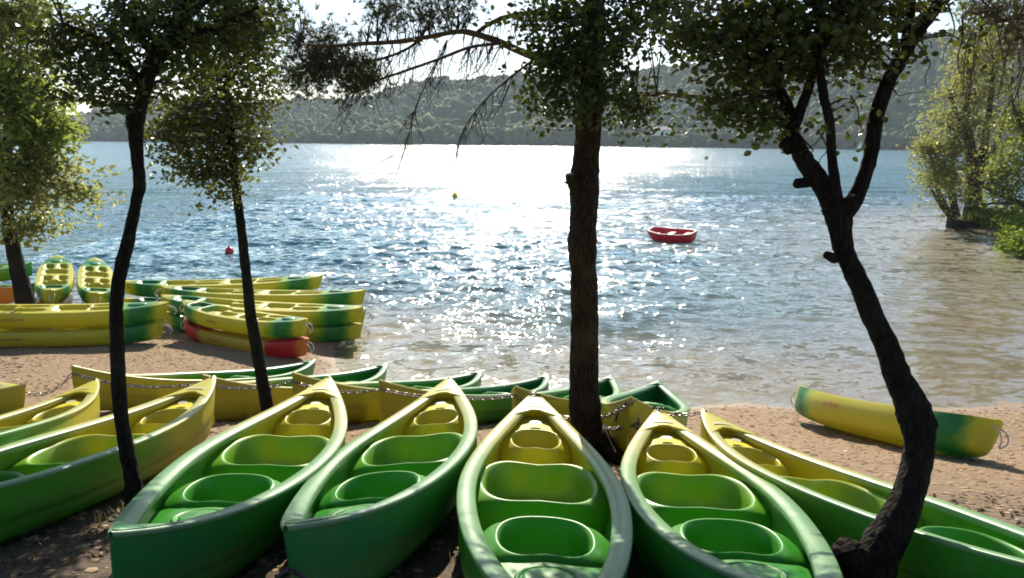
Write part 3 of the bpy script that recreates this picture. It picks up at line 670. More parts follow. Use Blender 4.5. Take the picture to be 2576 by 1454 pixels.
def place_kayak(a, b, roll, lab, grp, m=None, lift=0.0, sz=.88):
    """a, b: world points of the two ends of the keel line"""
    a, b = Vector(a), Vector(b); o = kproto if used_k[0] == 0 else copy_tree(kproto); used_k[0] += 1
    ex = (b - a).normalized(); ey = Vector((0, 0, 1)).cross(ex).normalized(); ez = ex.cross(ey)
    M = Matrix((ex, ey, ez)).transposed().to_4x4() @ Matrix.Rotation(roll, 4, 'X') @ Matrix.Diagonal(((b - a).length / 3.5, 1, sz, 1)); M.translation = (a + b) / 2 + ez * lift
    o.matrix_world = M; tag(o, lab, 'kayak', grp)
    for ch in kids(o):
        if ch.name.split('.')[0] in ('hull', 'deck', 'bow_hatch') and m:
            ch.material_slots[0].link = 'OBJECT'; ch.material_slots[0].material = m
        ch['shift'] = 0.0
    return o
KG = 'sit-on-top kayaks piled on the left beach'
def g0(x, y, dz=0.0): return Vector((x, y, max(gh(x, y), -.06) + .01 + dz))
KL1, KR1 = (-10.2, 13.35), (-6.45, 14.3)
place_kayak(g0(*KL1), g0(*KR1), 0, 'lower of two long yellow kayaks stacked beside the dark leaning tree', KG)
place_kayak(g0(KL1[0], KL1[1] + .05, .345), g0(KR1[0] + .06, KR1[1] + .1, .355), .02, 'upper of two long yellow kayaks stacked beside the dark leaning tree', KG)
KL2, KR2 = (-6.35, 15.0), (-3.62, 13.62)
place_kayak(g0(*KL2), g0(*KR2), 0, 'kayak with a bright red end lying under a yellow and green one', KG, KAYAK_RED)
place_kayak(g0(*KL2, .34), g0(KR2[0] - .02, KR2[1] + .04, .345), -.02, 'yellow and green kayak resting on the red-ended one', KG, KAYAK)
KL3, KR3 = (-7.2, 15.9), (-2.98, 15.4)
place_kayak(g0(*KL3), g0(*KR3), 0, 'bottom kayak of the green-ended pair on the wet sand', KG, KAYAK)
place_kayak(g0(KL3[0], KL3[1], .345), g0(KR3[0] + .03, KR3[1], .35), .03, 'yellow kayak with dark green end on top of the pair on the wet sand', KG, KAYAK)
KL4, KR4 = (-7.75, 17.15), (-3.15, 16.75)
place_kayak(g0(*KL4), g0(*KR4), 0, 'mostly hidden kayak under the second farthest yellow kayak, in the shallows', KG, KAYAK)
place_kayak(g0(*KL4, .40), g0(*KR4, .43), -.03, 'second farthest yellow kayak of the left heap, green tip over the water', KG, KAYAK)
KL5, KR5 = (-8.9, 17.75), (-4.45, 18.35)
place_kayak(g0(*KL5), g0(*KR5), 0, 'kayak hidden beneath the farthest yellow kayak of the left heap', KG, KAYAK)
place_kayak(g0(*KL5, .40), g0(*KR5, .47), .02, 'farthest yellow kayak of the left heap, dark green tip against the lake', KG, KAYAK)
KE = 'kayaks lying nose to the lake behind the long yellow stack'
place_kayak(g0(-9.75, 16.2), g0(-11.3, 19.3), 0, 'orange-red tipped kayak under a yellow one at the willow foot', KE, KAYAK_RED)
place_kayak(g0(-9.6, 16.15, .36), g0(-11.35, 19.5, .72), .05, 'yellow kayak with green nose pointing at the lake, beside the willow trunk', KE, KAYAK)
place_kayak(g0(-8.55, 16.1), g0(-10.1, 19.0), 0, 'kayak under the yellow one seen end-on beside the dark leaning tree', KE, KAYAK)
place_kayak(g0(-8.65, 16.1, .34), g0(-10.4, 19.4, .68), .12, 'yellow kayak with green nose seen end-on, touching the dark leaning tree in view', KE, KAYAK)
place_kayak(g0(-13.2, 16.35), g0(-10.15, 15.78), 0, 'lower lime kayak under the orange one at the left picture edge', KE, KAYAK_LIME)
place_kayak(g0(-13.2, 16.35, .40), g0(-10.1, 15.74, .44), -.25, 'orange kayak at the left picture edge in front of the willow trunk', KE, KAYAK_ORANGE)
place_kayak(g0(-14.2, 18.3, .2), g0(-11.1, 18.1, .25), 0, 'pale green kayak lying under another behind the willow trunk', KE, KAYAK_LIME)
place_kayak(g0(-14.2, 18.35, .62), g0(-11.15, 18.2, .74), .1, 'lime green kayak on top behind the willow trunk', KE, KAYAK_LIME)
rk = place_kayak(Vector((3.88, 10.4, gh(3.88, 10.4) - .02)), Vector((4.72, 7.35, gh(4.72, 7.35) - .05)), -.42, 'lone yellow and green kayak tipped on its side on the right beach', None, KAYAK, .05, 1.0)

# ------------------------------------------------------------------ red rowing dinghy and buoys
RM = simple('red_gelcoat', (.55, .014, .018), .3, 0, .12, 6); RP = simple('faded_pink_rim', (.38, .07, .07), .55, 0, .15, 8)
rc = at(1693, 590, 32.0); rb = empty('rowing_dinghy', (rc.x, 32.0, .02), (math.radians(-7), math.radians(2), math.radians(146))); rb.scale = (.84, .95, .85); tag(rb, 'small red rowing dinghy floating empty on the glittering water', 'dinghy')
plan = [(1.15, .30), (.95, .46), (.4, .60), (-.5, .62), (-.95, .50), (-1.1, .32)]
def loop(sc, z, sx=1.0): return [(x * sx, y * sc, z + .10 * max(0, x) ** 2) for x, y in plan] + [(x * sx, -y * sc, z + .10 * max(0, x) ** 2) for x, y in reversed(plan)]
q = MB(); q.grid([loop(.6, -.12, .8), loop(.82, .02, .92), loop(.95, .2, .98), loop(1, .38)], True); q.f.append(tuple(range(12))); q.build('hull', RM, rb)
q = MB(); q.grid([loop(1.0, .37), loop(1.05, .37, 1.03), loop(1.06, .41, 1.035), loop(1.0, .445, 1.0), loop(.88, .435, .94), loop(.86, .39, .93)], True); q.build('gunwale', RP, rb)
q = MB(); q.grid([loop(.86, .40, .93), loop(.72, .12, .85), loop(.0, .10, .8)], True); q.build('liner', RM, rb)
for x in (-.72, .1, .82):
    q = MB(); q.grid([[(x - .14, y, .30), (x - .14, y, .335), (x + .14, y, .335), (x + .14, y, .30)] for y in (-.5 + .1 * (abs(x) > .5) * 1, 0, .5 - .1 * (abs(x) > .5))], True); q.build('thwart', RM, rb, False)
for sg in (1, -1):
    q = MB(); q.tube([(.0, sg * .60, .43), (.0, sg * .60, .50)], .025, 8); q.tube([(.0, sg * .60, .50), (.0, sg * .56, .56)], .02, 8); q.build('rowlock', STEEL, rb)
def buoy(name, px, py, y, r, m, lab, sq=1.0):
    c = at(px, py, y); b = empty(name, (c.x, y, 0)); tag(b, lab, 'buoy')
    q = MB(); n = 18
    q.grid([[(r * math.sin(a) * math.cos(k * 6.2832 / n), r * math.sin(a) * math.sin(k * 6.2832 / n), r * .55 + r * sq * math.cos(a)) for k in range(n)] for a in np.linspace(.02, 3.12, 12)], True); q.build('float', m, b)
    q = MB(); q.tube([(0, 0, r * 1.5 * sq), (0, 0, r * 1.85 * sq)], r * .22, 10); q.build('eyelet', m, b)
buoy('red_buoy', 578, 648, 27.4, .15, simple('buoy_red', (.55, .01, .03), .35), 'small round red buoy on the water between the two left trees')
buoy('yellow_buoy', 1145, 491, 55.5, .19, simple('buoy_yellow', (.5, .34, .02), .5), 'small dull yellow buoy far out on the glitter', 1.15)

# ------------------------------------------------------------------ leaves
def leaves(C, size, spread=1.0, up=.35, fold=.25, seed=0, asp=.55):
    """one folded leaf blade per centre"""
    r = np.random.default_rng(seed); n = len(C); C = np.asarray(C, float)
    nrm = r.normal(size=(n, 3)); nrm[:, 2] = np.abs(nrm[:, 2]) * 1 + up; nrm /= np.linalg.norm(nrm, axis=1)[:, None]
    d = r.normal(size=(n, 3)); d[:, 2] -= .35; d -= nrm * (d * nrm).sum(1)[:, None]; d /= np.linalg.norm(d, axis=1)[:, None]
    s = np.cross(nrm, d); L = (size * r.uniform(.65, 1.3, n))[:, None]; W = L * asp * r.uniform(.8, 1.2, n)[:, None]; h = nrm * L * fold * .5
    a = C - d * L * .5; t = C + d * L * .5; l1 = C - d * L * .12 + s * W * .5 + h; l2 = C + d * L * .25 + s * W * .38 + h * .7; r1 = C - d * L * .12 - s * W * .5 + h; r2 = C + d * L * .25 - s * W * .38 + h * .7
    V = np.stack([a, l1, l2, t, r2, r1], 1).reshape(-1, 3); b = np.arange(n)[:, None] * 6
    F = np.concatenate([b + np.array([[0, 3, 2, 1]]), b + np.array([[0, 5, 4, 3]])], 1).reshape(-1, 4)
    return V, F
def clusters(lobes, seed=0):
    """lobes: (centre, radii, number of clusters) -> cluster centres, denser near the outside"""
    r = np.random.default_rng(seed); out = []
    for c, rad, n in lobes:
        v = r.normal(size=(n, 3)); v /= np.linalg.norm(v, axis=1)[:, None]; v *= (r.random((n, 1)) ** .5) * r.uniform(.75, 1.22, (n, 1))
        out.append(np.array(c) + v * np.array(rad))
    out = np.concatenate(out); q = lump(out[:, 0] * 3 + out[:, 1], out[:, 2] * 3 - out[:, 1] * .6, 2.1, 10 if seed % 2 else 0)
    return out[q < .17]
def foliage(cl, per, sig, size, seed=0, **k):
    """each cluster is a drooping spray: leaves strung along a shoot"""
    r = np.random.default_rng(seed + 5); n = len(cl); d = r.normal(size=(n, 3)); d[:, 2] = d[:, 2] * .6 - .35; d /= np.linalg.norm(d, axis=1)[:, None]
    d = np.repeat(d * r.uniform(.6, 1.5, (n, 1)), per, 0); C = np.repeat(cl, per, 0); u = r.uniform(-1.7, 1.7, (len(C), 1)); sg = np.array(sig)
    return leaves(C + d * u * sg * 1.5 + r.normal(size=C.shape) * sg * .55, size, seed=seed, **k)
def twigs(cl, spine, seed=0, r0=.012, frac=1.0):
    """thin shoots from the nearest part of the wood to each leaf cluster"""
    q = MB(); r = random.Random(seed); S = [Vector(p) for p in spine]
    for c in cl:
        if r.random() > frac: continue
        c = Vector(c); s = min(S, key=lambda p: (p - c).length + .6 * max(0, p.z - c.z)); d = (c - s).length
        if d < .05: continue
        mid = s.lerp(c, .5) + Vector((r.gauss(0, .1), r.gauss(0, .1), r.gauss(.06, .08))) * d
        q.tube([s, s.lerp(mid, .5) + Vector((0, 0, .03 * d)), mid, c], [r0 * 1.3, r0, r0 * .75, r0 * .35], 4, False)
    return q
def px_spine(pts, y0, y1=None):
    """(px, py, width px[, y]) outline of a stem -> world points and radii"""
    P = []; R = []; n = len(pts); y1 = y0 if y1 is None else y1
    for i, p in enumerate(pts):
        y = p[3] if len(p) > 3 else y0 + (y1 - y0) * i / (n - 1)
        v = at(p[0], p[1], y); P.append(v); R.append(p[2] / 2 / FPX * (v - Vector((0, 0, CAM_Z))).dot(-back))
    sp4 = spline([(*p, r) for p, r in zip(P, R)], 4); return [Vector(s[:3]) for s in sp4], [max(.003, s[3]) for s in sp4]
def limb(name, pts, y0, y1, m, root, n=12, wob=.10, seed=1, sink=0.0):
    P, R = px_spine(pts, y0, y1)
    if sink: P = [P[0] - Vector((0, 0, sink))] + P; R = [R[0] * 1.25] + R
    q = MB(); q.tube(P, R, n, True, wob, seed); return q.build(name, m, root), P
def stub(name, a, b, ra, rb, m, root, seed=3):
    q = MB(); a, b = Vector(a), Vector(b); q.tube([a, a.lerp(b, .5), b], [ra, (ra + rb) / 2, rb], 9, True, .15, seed); return q.build(name, m, root)
def L(px, py, y, rx, ry, ry_depth, n):
    """leaf lobe: picture centre, depth, picture radii, depth radius"""
    c = at(px, py, y); k = y / FPX * 1.03; return (c, (rx * k, ry_depth, ry * k), n)
def root_at(name, px, py, y):
    p = at(px, py, y); return empty(name)

# --- tree 1: dark leaning oak on the left
t1 = empty('leaning_oak'); tag(t1, 'dark thin leaning tree on the left with dense dark canopy overhead', 'tree')
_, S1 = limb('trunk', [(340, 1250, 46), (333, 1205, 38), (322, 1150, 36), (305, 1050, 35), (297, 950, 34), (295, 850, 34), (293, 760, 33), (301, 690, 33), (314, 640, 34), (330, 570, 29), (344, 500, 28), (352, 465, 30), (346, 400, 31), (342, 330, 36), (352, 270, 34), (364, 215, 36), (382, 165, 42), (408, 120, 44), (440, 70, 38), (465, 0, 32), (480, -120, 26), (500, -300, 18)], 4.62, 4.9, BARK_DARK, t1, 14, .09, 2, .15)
stub('branch_stub', at(338, 325, 4.8), at(326, 290, 4.75), .04, .022, BARK_DARK, t1); stub('branch_stub', at(350, 468, 4.75), at(366, 462, 4.7), .014, .006, BARK_DARK, t1)
S1b = []
for j, pts in enumerate([[(362, 215, 20), (320, 160, 16), (250, 100, 12), (160, 60, 8)], [(408, 120, 24), (480, 90, 18), (560, 60, 14), (650, 20, 9)], [(392, 150, 20), (330, 60, 16), (270, -40, 12), (200, -160, 8)], [(440, 70, 20), (540, -20, 15), (640, -120, 10)]]):
    o, P = limb('branch', pts, 4.85, 4.9 + .25 * (j - 1), BARK_DARK, t1, 8, .08, j); S1b += P
lob = [L(170, 110, 4.9, 120, 85, .35, 60), L(300, 70, 4.9, 150, 100, .45, 80), L(330, 190, 5.0, 70, 80, .3, 22), L(250, 215, 4.8, 60, 70, .25, 20), L(470, 90, 5.0, 150, 100, .45, 85), L(590, 70, 5.1, 110, 90, .4, 55), L(480, 190, 5.2, 80, 50, .3, 16), L(660, 30, 5.2, 50, 60, .3, 16),
       L(150, 20, 5.0, 70, 50, .3, 18), L(300, -120, 5.0, 330, 160, .8, 130), L(520, -260, 5.2, 350, 160, .9, 110), L(150, 250, 4.7, 40, 25, .15, 5), L(265, 255, 4.7, 26, 26, .12, 6)]
cl = clusters(lob, 1); v, f = foliage(cl, 16, (.085, .085, .065), .046, 1); mesh_obj('crown', v, f, OAK, t1, False, 'stuff')
twigs(cl, S1[40:] + S1b, 1, .006, .7).build('twigs', TWIG, t1, kind='stuff')

# --- tree 2: slim tree with a round bushy crown
t2 = empty('slim_oak'); tag(t2, 'slim straight tree with a round bushy crown low on its stem', 'tree')
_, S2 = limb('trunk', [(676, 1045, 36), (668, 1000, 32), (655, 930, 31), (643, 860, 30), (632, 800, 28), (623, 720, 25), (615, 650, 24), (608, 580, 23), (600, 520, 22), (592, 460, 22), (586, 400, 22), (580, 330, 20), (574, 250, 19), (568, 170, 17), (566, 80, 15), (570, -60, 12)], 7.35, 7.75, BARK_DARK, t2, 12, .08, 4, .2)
lob = [L(465, 290, 7.6, 80, 60, .45, 40), L(610, 280, 7.6, 70, 60, .45, 36), L(525, 370, 7.5, 85, 60, .45, 44), L(420, 330, 7.6, 34, 30, .25, 10), L(645, 390, 7.6, 50, 60, .35, 26), L(690, 420, 7.6, 26, 24, .2, 6), L(530, 440, 7.5, 30, 26, .2, 7), L(440, 350, 7.6, 50, 60, .3, 22), L(560, 440, 7.5, 55, 45, .25, 20), L(670, 440, 7.5, 32, 32, .2, 10), L(480, 420, 7.4, 50, 30, .2, 14), L(565, 490, 7.4, 26, 24, .15, 7),
       L(540, 200, 7.8, 110, 70, .5, 60), L(630, 150, 7.9, 80, 90, .45, 46), L(600, 60, 8.0, 100, 80, .5, 50), L(660, 230, 7.8, 40, 40, .25, 10), L(560, -80, 8, 160, 120, .7, 60)]
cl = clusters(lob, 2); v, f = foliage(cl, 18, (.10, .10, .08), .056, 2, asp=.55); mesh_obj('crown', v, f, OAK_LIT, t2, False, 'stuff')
twigs(cl, S2[30:], 2, .008, .6).build('twigs', TWIG, t2, kind='stuff')

# --- tree 3: thick pine in the middle, ivy in its crown
t3 = empty('pine_tree'); tag(t3, 'thick straight pine trunk in the middle with ivy leaves and long needled limbs', 'tree')
_, S3 = limb('trunk', [(1482, 1135, 104), (1476, 1085, 84), (1471, 1020, 78), (1469, 950, 73), (1470, 850, 70), (1470, 750, 67), (1467, 670, 66), (1464, 605, 74), (1468, 550, 66), (1470, 470, 74), (1472, 430, 70), (1477, 370, 64), (1481, 300, 63), (1487, 230, 60), (1492, 120, 56), (1496, 0, 52), (1500, -200, 46), (1510, -500, 36)], 6.75, 6.85, BARK_PINE, t3, 18, .07, 6, .25)
stub('branch_stub', at(1448, 478, 6.7), at(1431, 440, 6.62), .05, .035, BARK_PINE, t3); stub('branch_stub', at(1440, 462, 6.7), at(1421, 458, 6.6), .018, .008, BARK_PINE, t3, 5)
for j, (dx, dy) in enumerate(((-.30, -.12), (.26, -.22), (-.05, -.34), (.34, .12), (-.26, .2))):
    q = MB(); bx, by = S3[1].x, S3[1].y; q.tube(spline([(bx + dx * .25, by + dy * .25, gh(bx, by) + .26), (bx + dx * .7, by + dy * .7, gh(bx + dx, by + dy) + .07), (bx + dx * 1.5, by + dy * 1.5, gh(bx + dx * 1.5, by + dy * 1.5) - .04)], 4), [.085, .08, .075, .07, .065, .06, .05, .04, .03], 8, True, .15, j); q.build('root', BARK_PINE, t3)
S3b = []
BR = [([(1480, 200, 30), (1420, 170, 24), (1335, 140, 20), (1262, 108, 18), (1190, 84, 15), (1150, 80, 13), (1080, 92, 12), (1000, 105, 11), (900, 110, 10), (830, 116, 8), (760, 112, 6)], 6.85, 7.2),
      ([(1195, 86, 11), (1235, 58, 11), (1290, 38, 12), (1370, 34, 14), (1470, 60, 16)], 7.0, 6.9), ([(1262, 108, 9), (1180, 120, 8), (1100, 150, 8), (1020, 178, 7), (940, 205, 5), (880, 225, 4)], 6.9, 7.3),
      ([(1060, 98, 8), (1020, 125, 7), (960, 148, 7), (890, 160, 5), (820, 175, 4)], 7.1, 7.4), ([(1340, 152, 7), (1290, 190, 5.5), (1240, 232, 4.5), (1205, 270, 4), (1172, 315, 3), (1158, 350, 2.4), (1150, 378, 1.8)], 6.7, 6.6),
      ([(1125, 100, 4), (1100, 160, 3), (1065, 225, 3), (1042, 280, 2.6), (1030, 330, 2), (1018, 378, 1.6)], 7.0, 6.9), ([(1500, 250, 18), (1600, 236, 14), (1700, 240, 12), (1780, 246, 10), (1850, 268, 7)], 6.8, 6.4), ([(1500, 160, 22), (1600, 60, 18), (1720, -20, 14), (1850, -80, 9)], 6.9, 7.3), ([(1490, 60, 22), (1400, -30, 16), (1250, -80, 12), (1050, -90, 8)], 6.9, 7.4)]
for j, (pts, a, b) in enumerate(BR):
    o, P = limb('branch', pts, a, b, PINE_LIMB, t3, 8, .12, j + 10); S3b.append(P)
# bare hanging twigs under the limbs
q = MB(); r = random.Random(8)
for P in S3b[:6] + S3b[1:4]:
    for k in range(26):
        s = r.choice(P); ln = r.uniform(.12, .55); a = Vector((r.gauss(-.25, .35), r.gauss(0, .3), -1)).normalized(); b2 = Vector((r.gauss(-.3, .5), r.gauss(0, .3), -.6)).normalized()
        p1 = s + a * ln * .5; p2 = p1 + b2 * ln * .5; q.tube([s, p1, p2], [.0042, .003, .0013], 4, False)
        if r.random() < .7: q.tube([p1, p1 + Vector((r.gauss(.1, .4), r.gauss(0, .3), -.5)) * ln * .5], [.003, .0014], 3, False)
q.build('bare_twigs', TWIG, t3, kind='stuff')
# needle tufts
def needles(cl, per, sig, ln, seed):
    r = np.random.default_rng(seed); C = np.repeat(cl, per, 0); C = C + r.normal(size=C.shape) * sig; T = np.repeat(C, 14, 0); n = len(T)
    d = r.normal(size=(n, 3)); ax = np.repeat(r.normal(size=(len(C), 3)) + np.array([-.3, 0, .5]), 14, 0); d = d * .8 + ax; d /= np.linalg.norm(d, axis=1)[:, None]
    s = np.cross(d, r.normal(size=(n, 3))); s /= np.linalg.norm(s, axis=1)[:, None]; l = ln * r.uniform(.6, 1.2, (n, 1))
    V = np.stack([T - s * .003, T + s * .003, T + d * l], 1).reshape(-1, 3); return V, np.arange(n * 3).reshape(-1, 3)
lobn = [L(790, 110, 7.5, 80, 45, .35, 34), L(760, 200, 7.5, 60, 50, .3, 28), L(850, 165, 7.4, 80, 45, .35, 40), L(930, 190, 7.3, 60, 40, .3, 26), L(880, 215, 7.3, 80, 30, .3, 16), L(960, 140, 7.2, 60, 30, .3, 10), L(970, 40, 7.4, 60, 45, .3, 24), L(1060, 40, 7.3, 70, 40, .3, 20), L(1150, 20, 7.2, 90, 40, .35, 22), L(1260, 15, 7.1, 90, 45, .3, 22), L(1010, 240, 7.2, 40, 18, .2, 7), L(1310, 90, 6.9, 60, 40, .25, 10),
        L(1100, -60, 7.4, 240, 60, .5, 40), L(1000, -220, 7.4, 320, 120, 1.2, 120), L(700, 60, 7.7, 60, 60, .3, 10), L(1000, 85, 7.2, 80, 20, .2, 6)]
cln = clusters(lobn, 4); v, f = needles(cln, 9, .085, .085, 4); mesh_obj('needles', v, f, NEEDLE, t3, False, 'stuff')
twigs(cln, sum(S3b[:4] + S3b[8:], []), 6, .006, .8).build('twigs', TWIG, t3, kind='stuff')
lob = [L(1400, 150, 6.6, 80, 120, .4, 66), L(1520, 110, 6.5, 130, 130, .5, 110), L(1620, 160, 6.5, 110, 120, .45, 85), L(1390, 255, 6.5, 55, 50, .25, 22), L(1480, 270, 6.45, 60, 50, .25, 16), L(1580, 280, 6.5, 60, 40, .25, 20), L(1640, 250, 6.5, 45, 40, .25, 14), L(1350, 40, 6.7, 70, 60, .3, 24), L(1700, 60, 6.6, 90, 90, .4, 44), L(1600, -40, 6.7, 240, 90, .7, 90), L(1520, -230, 6.8, 330, 160, 1.2, 190), L(1480, -480, 6.8, 420, 200, 1.6, 170), L(1250, -330, 7.0, 260, 130, 1.2, 130), L(1660, 330, 6.4, 14, 18, .08, 3)]
cl = clusters(lob, 3); v, f = foliage(cl, 18, (.10, .10, .085), .051, 3, asp=.7); mesh_obj('ivy', v, f, IVY, t3, False, 'stuff')
twigs(cl[:400], S3[52:] + sum(S3b[6:8], []), 7, .006, .5).build('ivy_stems', TWIG, t3, kind='stuff')

# --- tree 4: crooked forked tree on the right
t4 = empty('forked_maple'); tag(t4, 'crooked dark tree on the right, bowed at the foot and forked over the water', 'tree')
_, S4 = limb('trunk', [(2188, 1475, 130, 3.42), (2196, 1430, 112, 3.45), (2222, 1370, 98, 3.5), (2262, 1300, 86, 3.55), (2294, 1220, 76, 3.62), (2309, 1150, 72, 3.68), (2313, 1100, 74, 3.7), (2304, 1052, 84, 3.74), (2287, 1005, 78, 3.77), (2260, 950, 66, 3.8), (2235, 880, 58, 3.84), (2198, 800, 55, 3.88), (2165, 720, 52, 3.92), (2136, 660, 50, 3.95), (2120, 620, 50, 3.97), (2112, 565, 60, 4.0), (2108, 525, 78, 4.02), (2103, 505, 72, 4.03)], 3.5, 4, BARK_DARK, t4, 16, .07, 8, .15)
stub('knot', at(2312, 1075, 3.72), at(2338, 1062, 3.66), .065, .045, BARK_DARK, t4, 4); stub('branch_stub', at(2165, 1425, 3.45), at(2132, 1385, 3.38), .085, .07, BARK_DARK, t4, 6); stub('knot', at(2100, 650, 3.95), at(2078, 640, 3.92), .03, .02, BARK_DARK, t4, 7)
LB = [([(2100, 530, 60), (2085, 495, 52), (2052, 445, 50), (2022, 400, 46), (2000, 355, 40), (1992, 335, 36), (1998, 300, 38)], 4.02, 4.1), ([(1998, 305, 32), (1970, 245, 28), (1942, 190, 24), (1905, 130, 20), (1860, 60, 15), (1800, -40, 10)], 4.1, 4.3), ([(2000, 310, 30), (2022, 255, 26), (2040, 200, 22), (2056, 120, 19), (2062, 20, 15), (2070, -150, 10)], 4.1, 4.0),
      ([(2110, 525, 36), (2104, 480, 27), (2093, 400, 23), (2087, 310, 23), (2070, 230, 23), (2064, 150, 19), (2090, 60, 15), (2100, -60, 11)], 4.0, 3.85), ([(2118, 540, 50), (2150, 502, 42), (2172, 450, 36), (2188, 400, 36), (2198, 340, 38), (2206, 285, 38), (2232, 210, 37), (2262, 155, 36), (2300, 90, 35), (2345, 30, 34), (2395, -30, 30), (2480, -130, 22)], 4.0, 4.1), ([(2268, 140, 24), (2280, 80, 20), (2295, 10, 17), (2300, -120, 11)], 4.05, 3.9)]
S4b = []
for j, (pts, a, b) in enumerate(LB): o, P = limb('limb', pts, a, b, BARK_DARK, t4, 12, .08, 20 + j); S4b += P[2:]
stub('branch_stub', at(2045, 455, 4.06), at(2003, 463, 4.0), .032, .024, BARK_DARK, t4, 8); stub('branch_stub', at(1995, 355, 4.1), at(1978, 372, 4.06), .05, .04, BARK_DARK, t4, 9); stub('branch_stub', at(2140, 520, 4.0), at(2146, 500, 3.95), .04, .03, BARK_DARK, t4, 2)
lob = [L(1880, 90, 4.2, 140, 90, .4, 95), L(2030, 60, 4.1, 130, 90, .4, 95), L(2140, 70, 4.0, 90, 80, .35, 52), L(1750, 100, 4.3, 70, 80, .3, 34), L(1890, 190, 4.2, 80, 50, .28, 26), L(1850, 275, 4.15, 55, 38, .2, 22), L(1920, 300, 4.1, 44, 30, .18, 14), L(1800, 250, 4.1, 26, 30, .12, 6), L(2010, 170, 4.1, 60, 40, .22, 14), L(2140, 165, 4.0, 50, 35, .2, 11), L(2230, 40, 4.0, 60, 60, .3, 20), L(2200, 120, 4.0, 40, 30, .2, 7), L(2135, 255, 4.0, 26, 22, .1, 5), L(2160, 310, 3.95, 10, 26, .05, 3), L(1960, 340, 4.1, 20, 14, .06, 3),
       L(2330, 30, 4.2, 60, 50, .25, 6), L(2000, -70, 4.2, 330, 80, .6, 100), L(2000, -260, 4.3, 420, 160, .9, 90), L(2430, 120, 4.1, 30, 40, .15, 3), L(2370, 190, 4.1, 20, 20, .1, 2)]
cl = clusters(lob, 5); v, f = foliage(cl, 15, (.078, .078, .066), .040, 5, asp=.75); mesh_obj('crown', v, f, MAPLE, t4, False, 'stuff')
twigs(cl, S4b, 9, .005, .7).build('twigs', TWIG, t4, kind='stuff')
q = MB(); r = random.Random(12)
for (a, b, c2) in [((2225, 200), (2260, 240), (2330, 230)), ((2085, 300), (2040, 370), (2010, 390)), ((2020, 350), (2045, 380), (2030, 400)), ((2140, 240), (2160, 290), (2180, 340)), ((2190, 180), (2170, 150), (2130, 130)), ((2300, 100), (2340, 160), (2330, 220)), ((2380, 0), (2400, 80), (2370, 160)), ((2420, 40), (2410, 140), (2430, 220)), ((2060, 330), (2080, 380), (2060, 420))]:
    q.tube(spline([at(*a, 4.05), at((a[0] + b[0]) / 2 + 6, (a[1] + b[1]) / 2 + 5, 4.02), at(*b, 4.0), at((c2[0] + b[0]) / 2 - 7, (c2[1] + b[1]) / 2, 3.98), at(*c2, 3.95)], 3), [.005 - .0003 * i for i in range(13)], 5, False)
q.build('bare_twigs', TWIG, t4, kind='stuff')

# --- tree 5: pale willow at the left edge
t5 = empty('willow_tree'); tag(t5, 'pale green sunlit willow at the left edge behind the kayaks', 'tree')
_, S5 = limb('trunk', [(74, 850, 50), (64, 760, 44), (48, 690, 38), (32, 620, 33), (20, 550, 30), (12, 480, 28), (14, 410, 25), (24, 330, 26), (20, 240, 22), (0, 140, 18), (-20, 0, 12)], 15.1, 15.4, BARK_DARK, t5, 12, .08, 3, .2)
S5b = []
for j, pts in enumerate([[(14, 430, 18), (60, 380, 12), (110, 330, 8)], [(18, 500, 14), (80, 470, 8), (150, 455, 6), (215, 470, 4)], [(10, 380, 16), (-50, 300, 12), (-100, 200, 8)], [(22, 300, 14), (60, 200, 10), (70, 80, 7)]]):
    o, P = limb('branch', pts, 15.2, 15.2, BARK_GREY, t5, 6, .1, j); S5b += P
for nm, mm, lob, per, sz in (('crown', leafmat('young_willow_leaf', [(.10, .15, .03), (.14, .19, .035), (.19, .22, .05)], .55, bri=(.40, .46, .08)), [L(30, 240, 15.2, 80, 60, .9, 40), L(80, 300, 15.1, 45, 45, .6, 20), L(30, 350, 15.1, 70, 50, .8, 32), L(100, 340, 15.0, 30, 30, .4, 8), L(30, 420, 15.0, 60, 40, .6, 20), L(150, 335, 15, 24, 20, .2, 4)], 44, .15),
                             ('pale_crown', WILLOW, [L(20, 60, 15.6, 80, 80, .9, 44), L(80, 20, 15.6, 50, 50, .6, 18), L(30, 160, 15.5, 80, 60, .8, 36), L(100, 410, 15.2, 60, 40, .6, 18), L(60, 480, 15.2, 70, 50, .7, 22), L(160, 460, 15.1, 50, 40, .5, 12), L(195, 490, 15.1, 34, 26, .3, 6), L(60, 560, 15.2, 50, 40, .5, 10), L(-60, -60, 15.6, 200, 120, 1.2, 40), L(100, 560, 15.2, 30, 24, .3, 4)], 40, .13)):
    cl = clusters(lob, 8); v, f = foliage(cl, per, (.22, .22, .18), sz, 8, asp=.5); mesh_obj(nm, v, f, mm, t5, False, 'stuff')
    twigs(cl, S5[16:] + S5b, 5, .012, .5).build('twigs', TWIG, t5, kind='stuff')

# unseen oak, added to dim the sky light on the near canoes
t9 = empty('added_shade_oak'); tag(t9, 'unseen large oak added behind the camera to dim the sky light', 'tree')
q = MB(); q.tube([(-1.2, -4.2, 2.6), (-1.1, -4.1, 4.5), (-.8, -3.8, 6.5), (-.6, -3.4, 9)], [.34, .27, .22, .12], 14, True, .07, 5); q.build('trunk', BARK_DARK, t9)
S9 = [Vector((-1.1, -4.1, 4.5)), Vector((-.8, -3.8, 6.5)), Vector((-.6, -3.4, 9))]
for a in ((-5, -3, 6.5), (4, -2.5, 7), (-2, 1.5, 7.4), (2, 1.8, 7.6), (-4, -8, 6.5), (3, -8, 6.8)):
    q = MB(); q.tube(spline([(-.9, -3.9, 5.6), (a[0] * .5 - .4, a[1] * .5 - 2, a[2] - .2), a], 5), [.13 - .009 * i for i in range(11)], 8, True, .1, 6); q.build('limb', BARK_DARK, t9); S9.append(Vector(a))
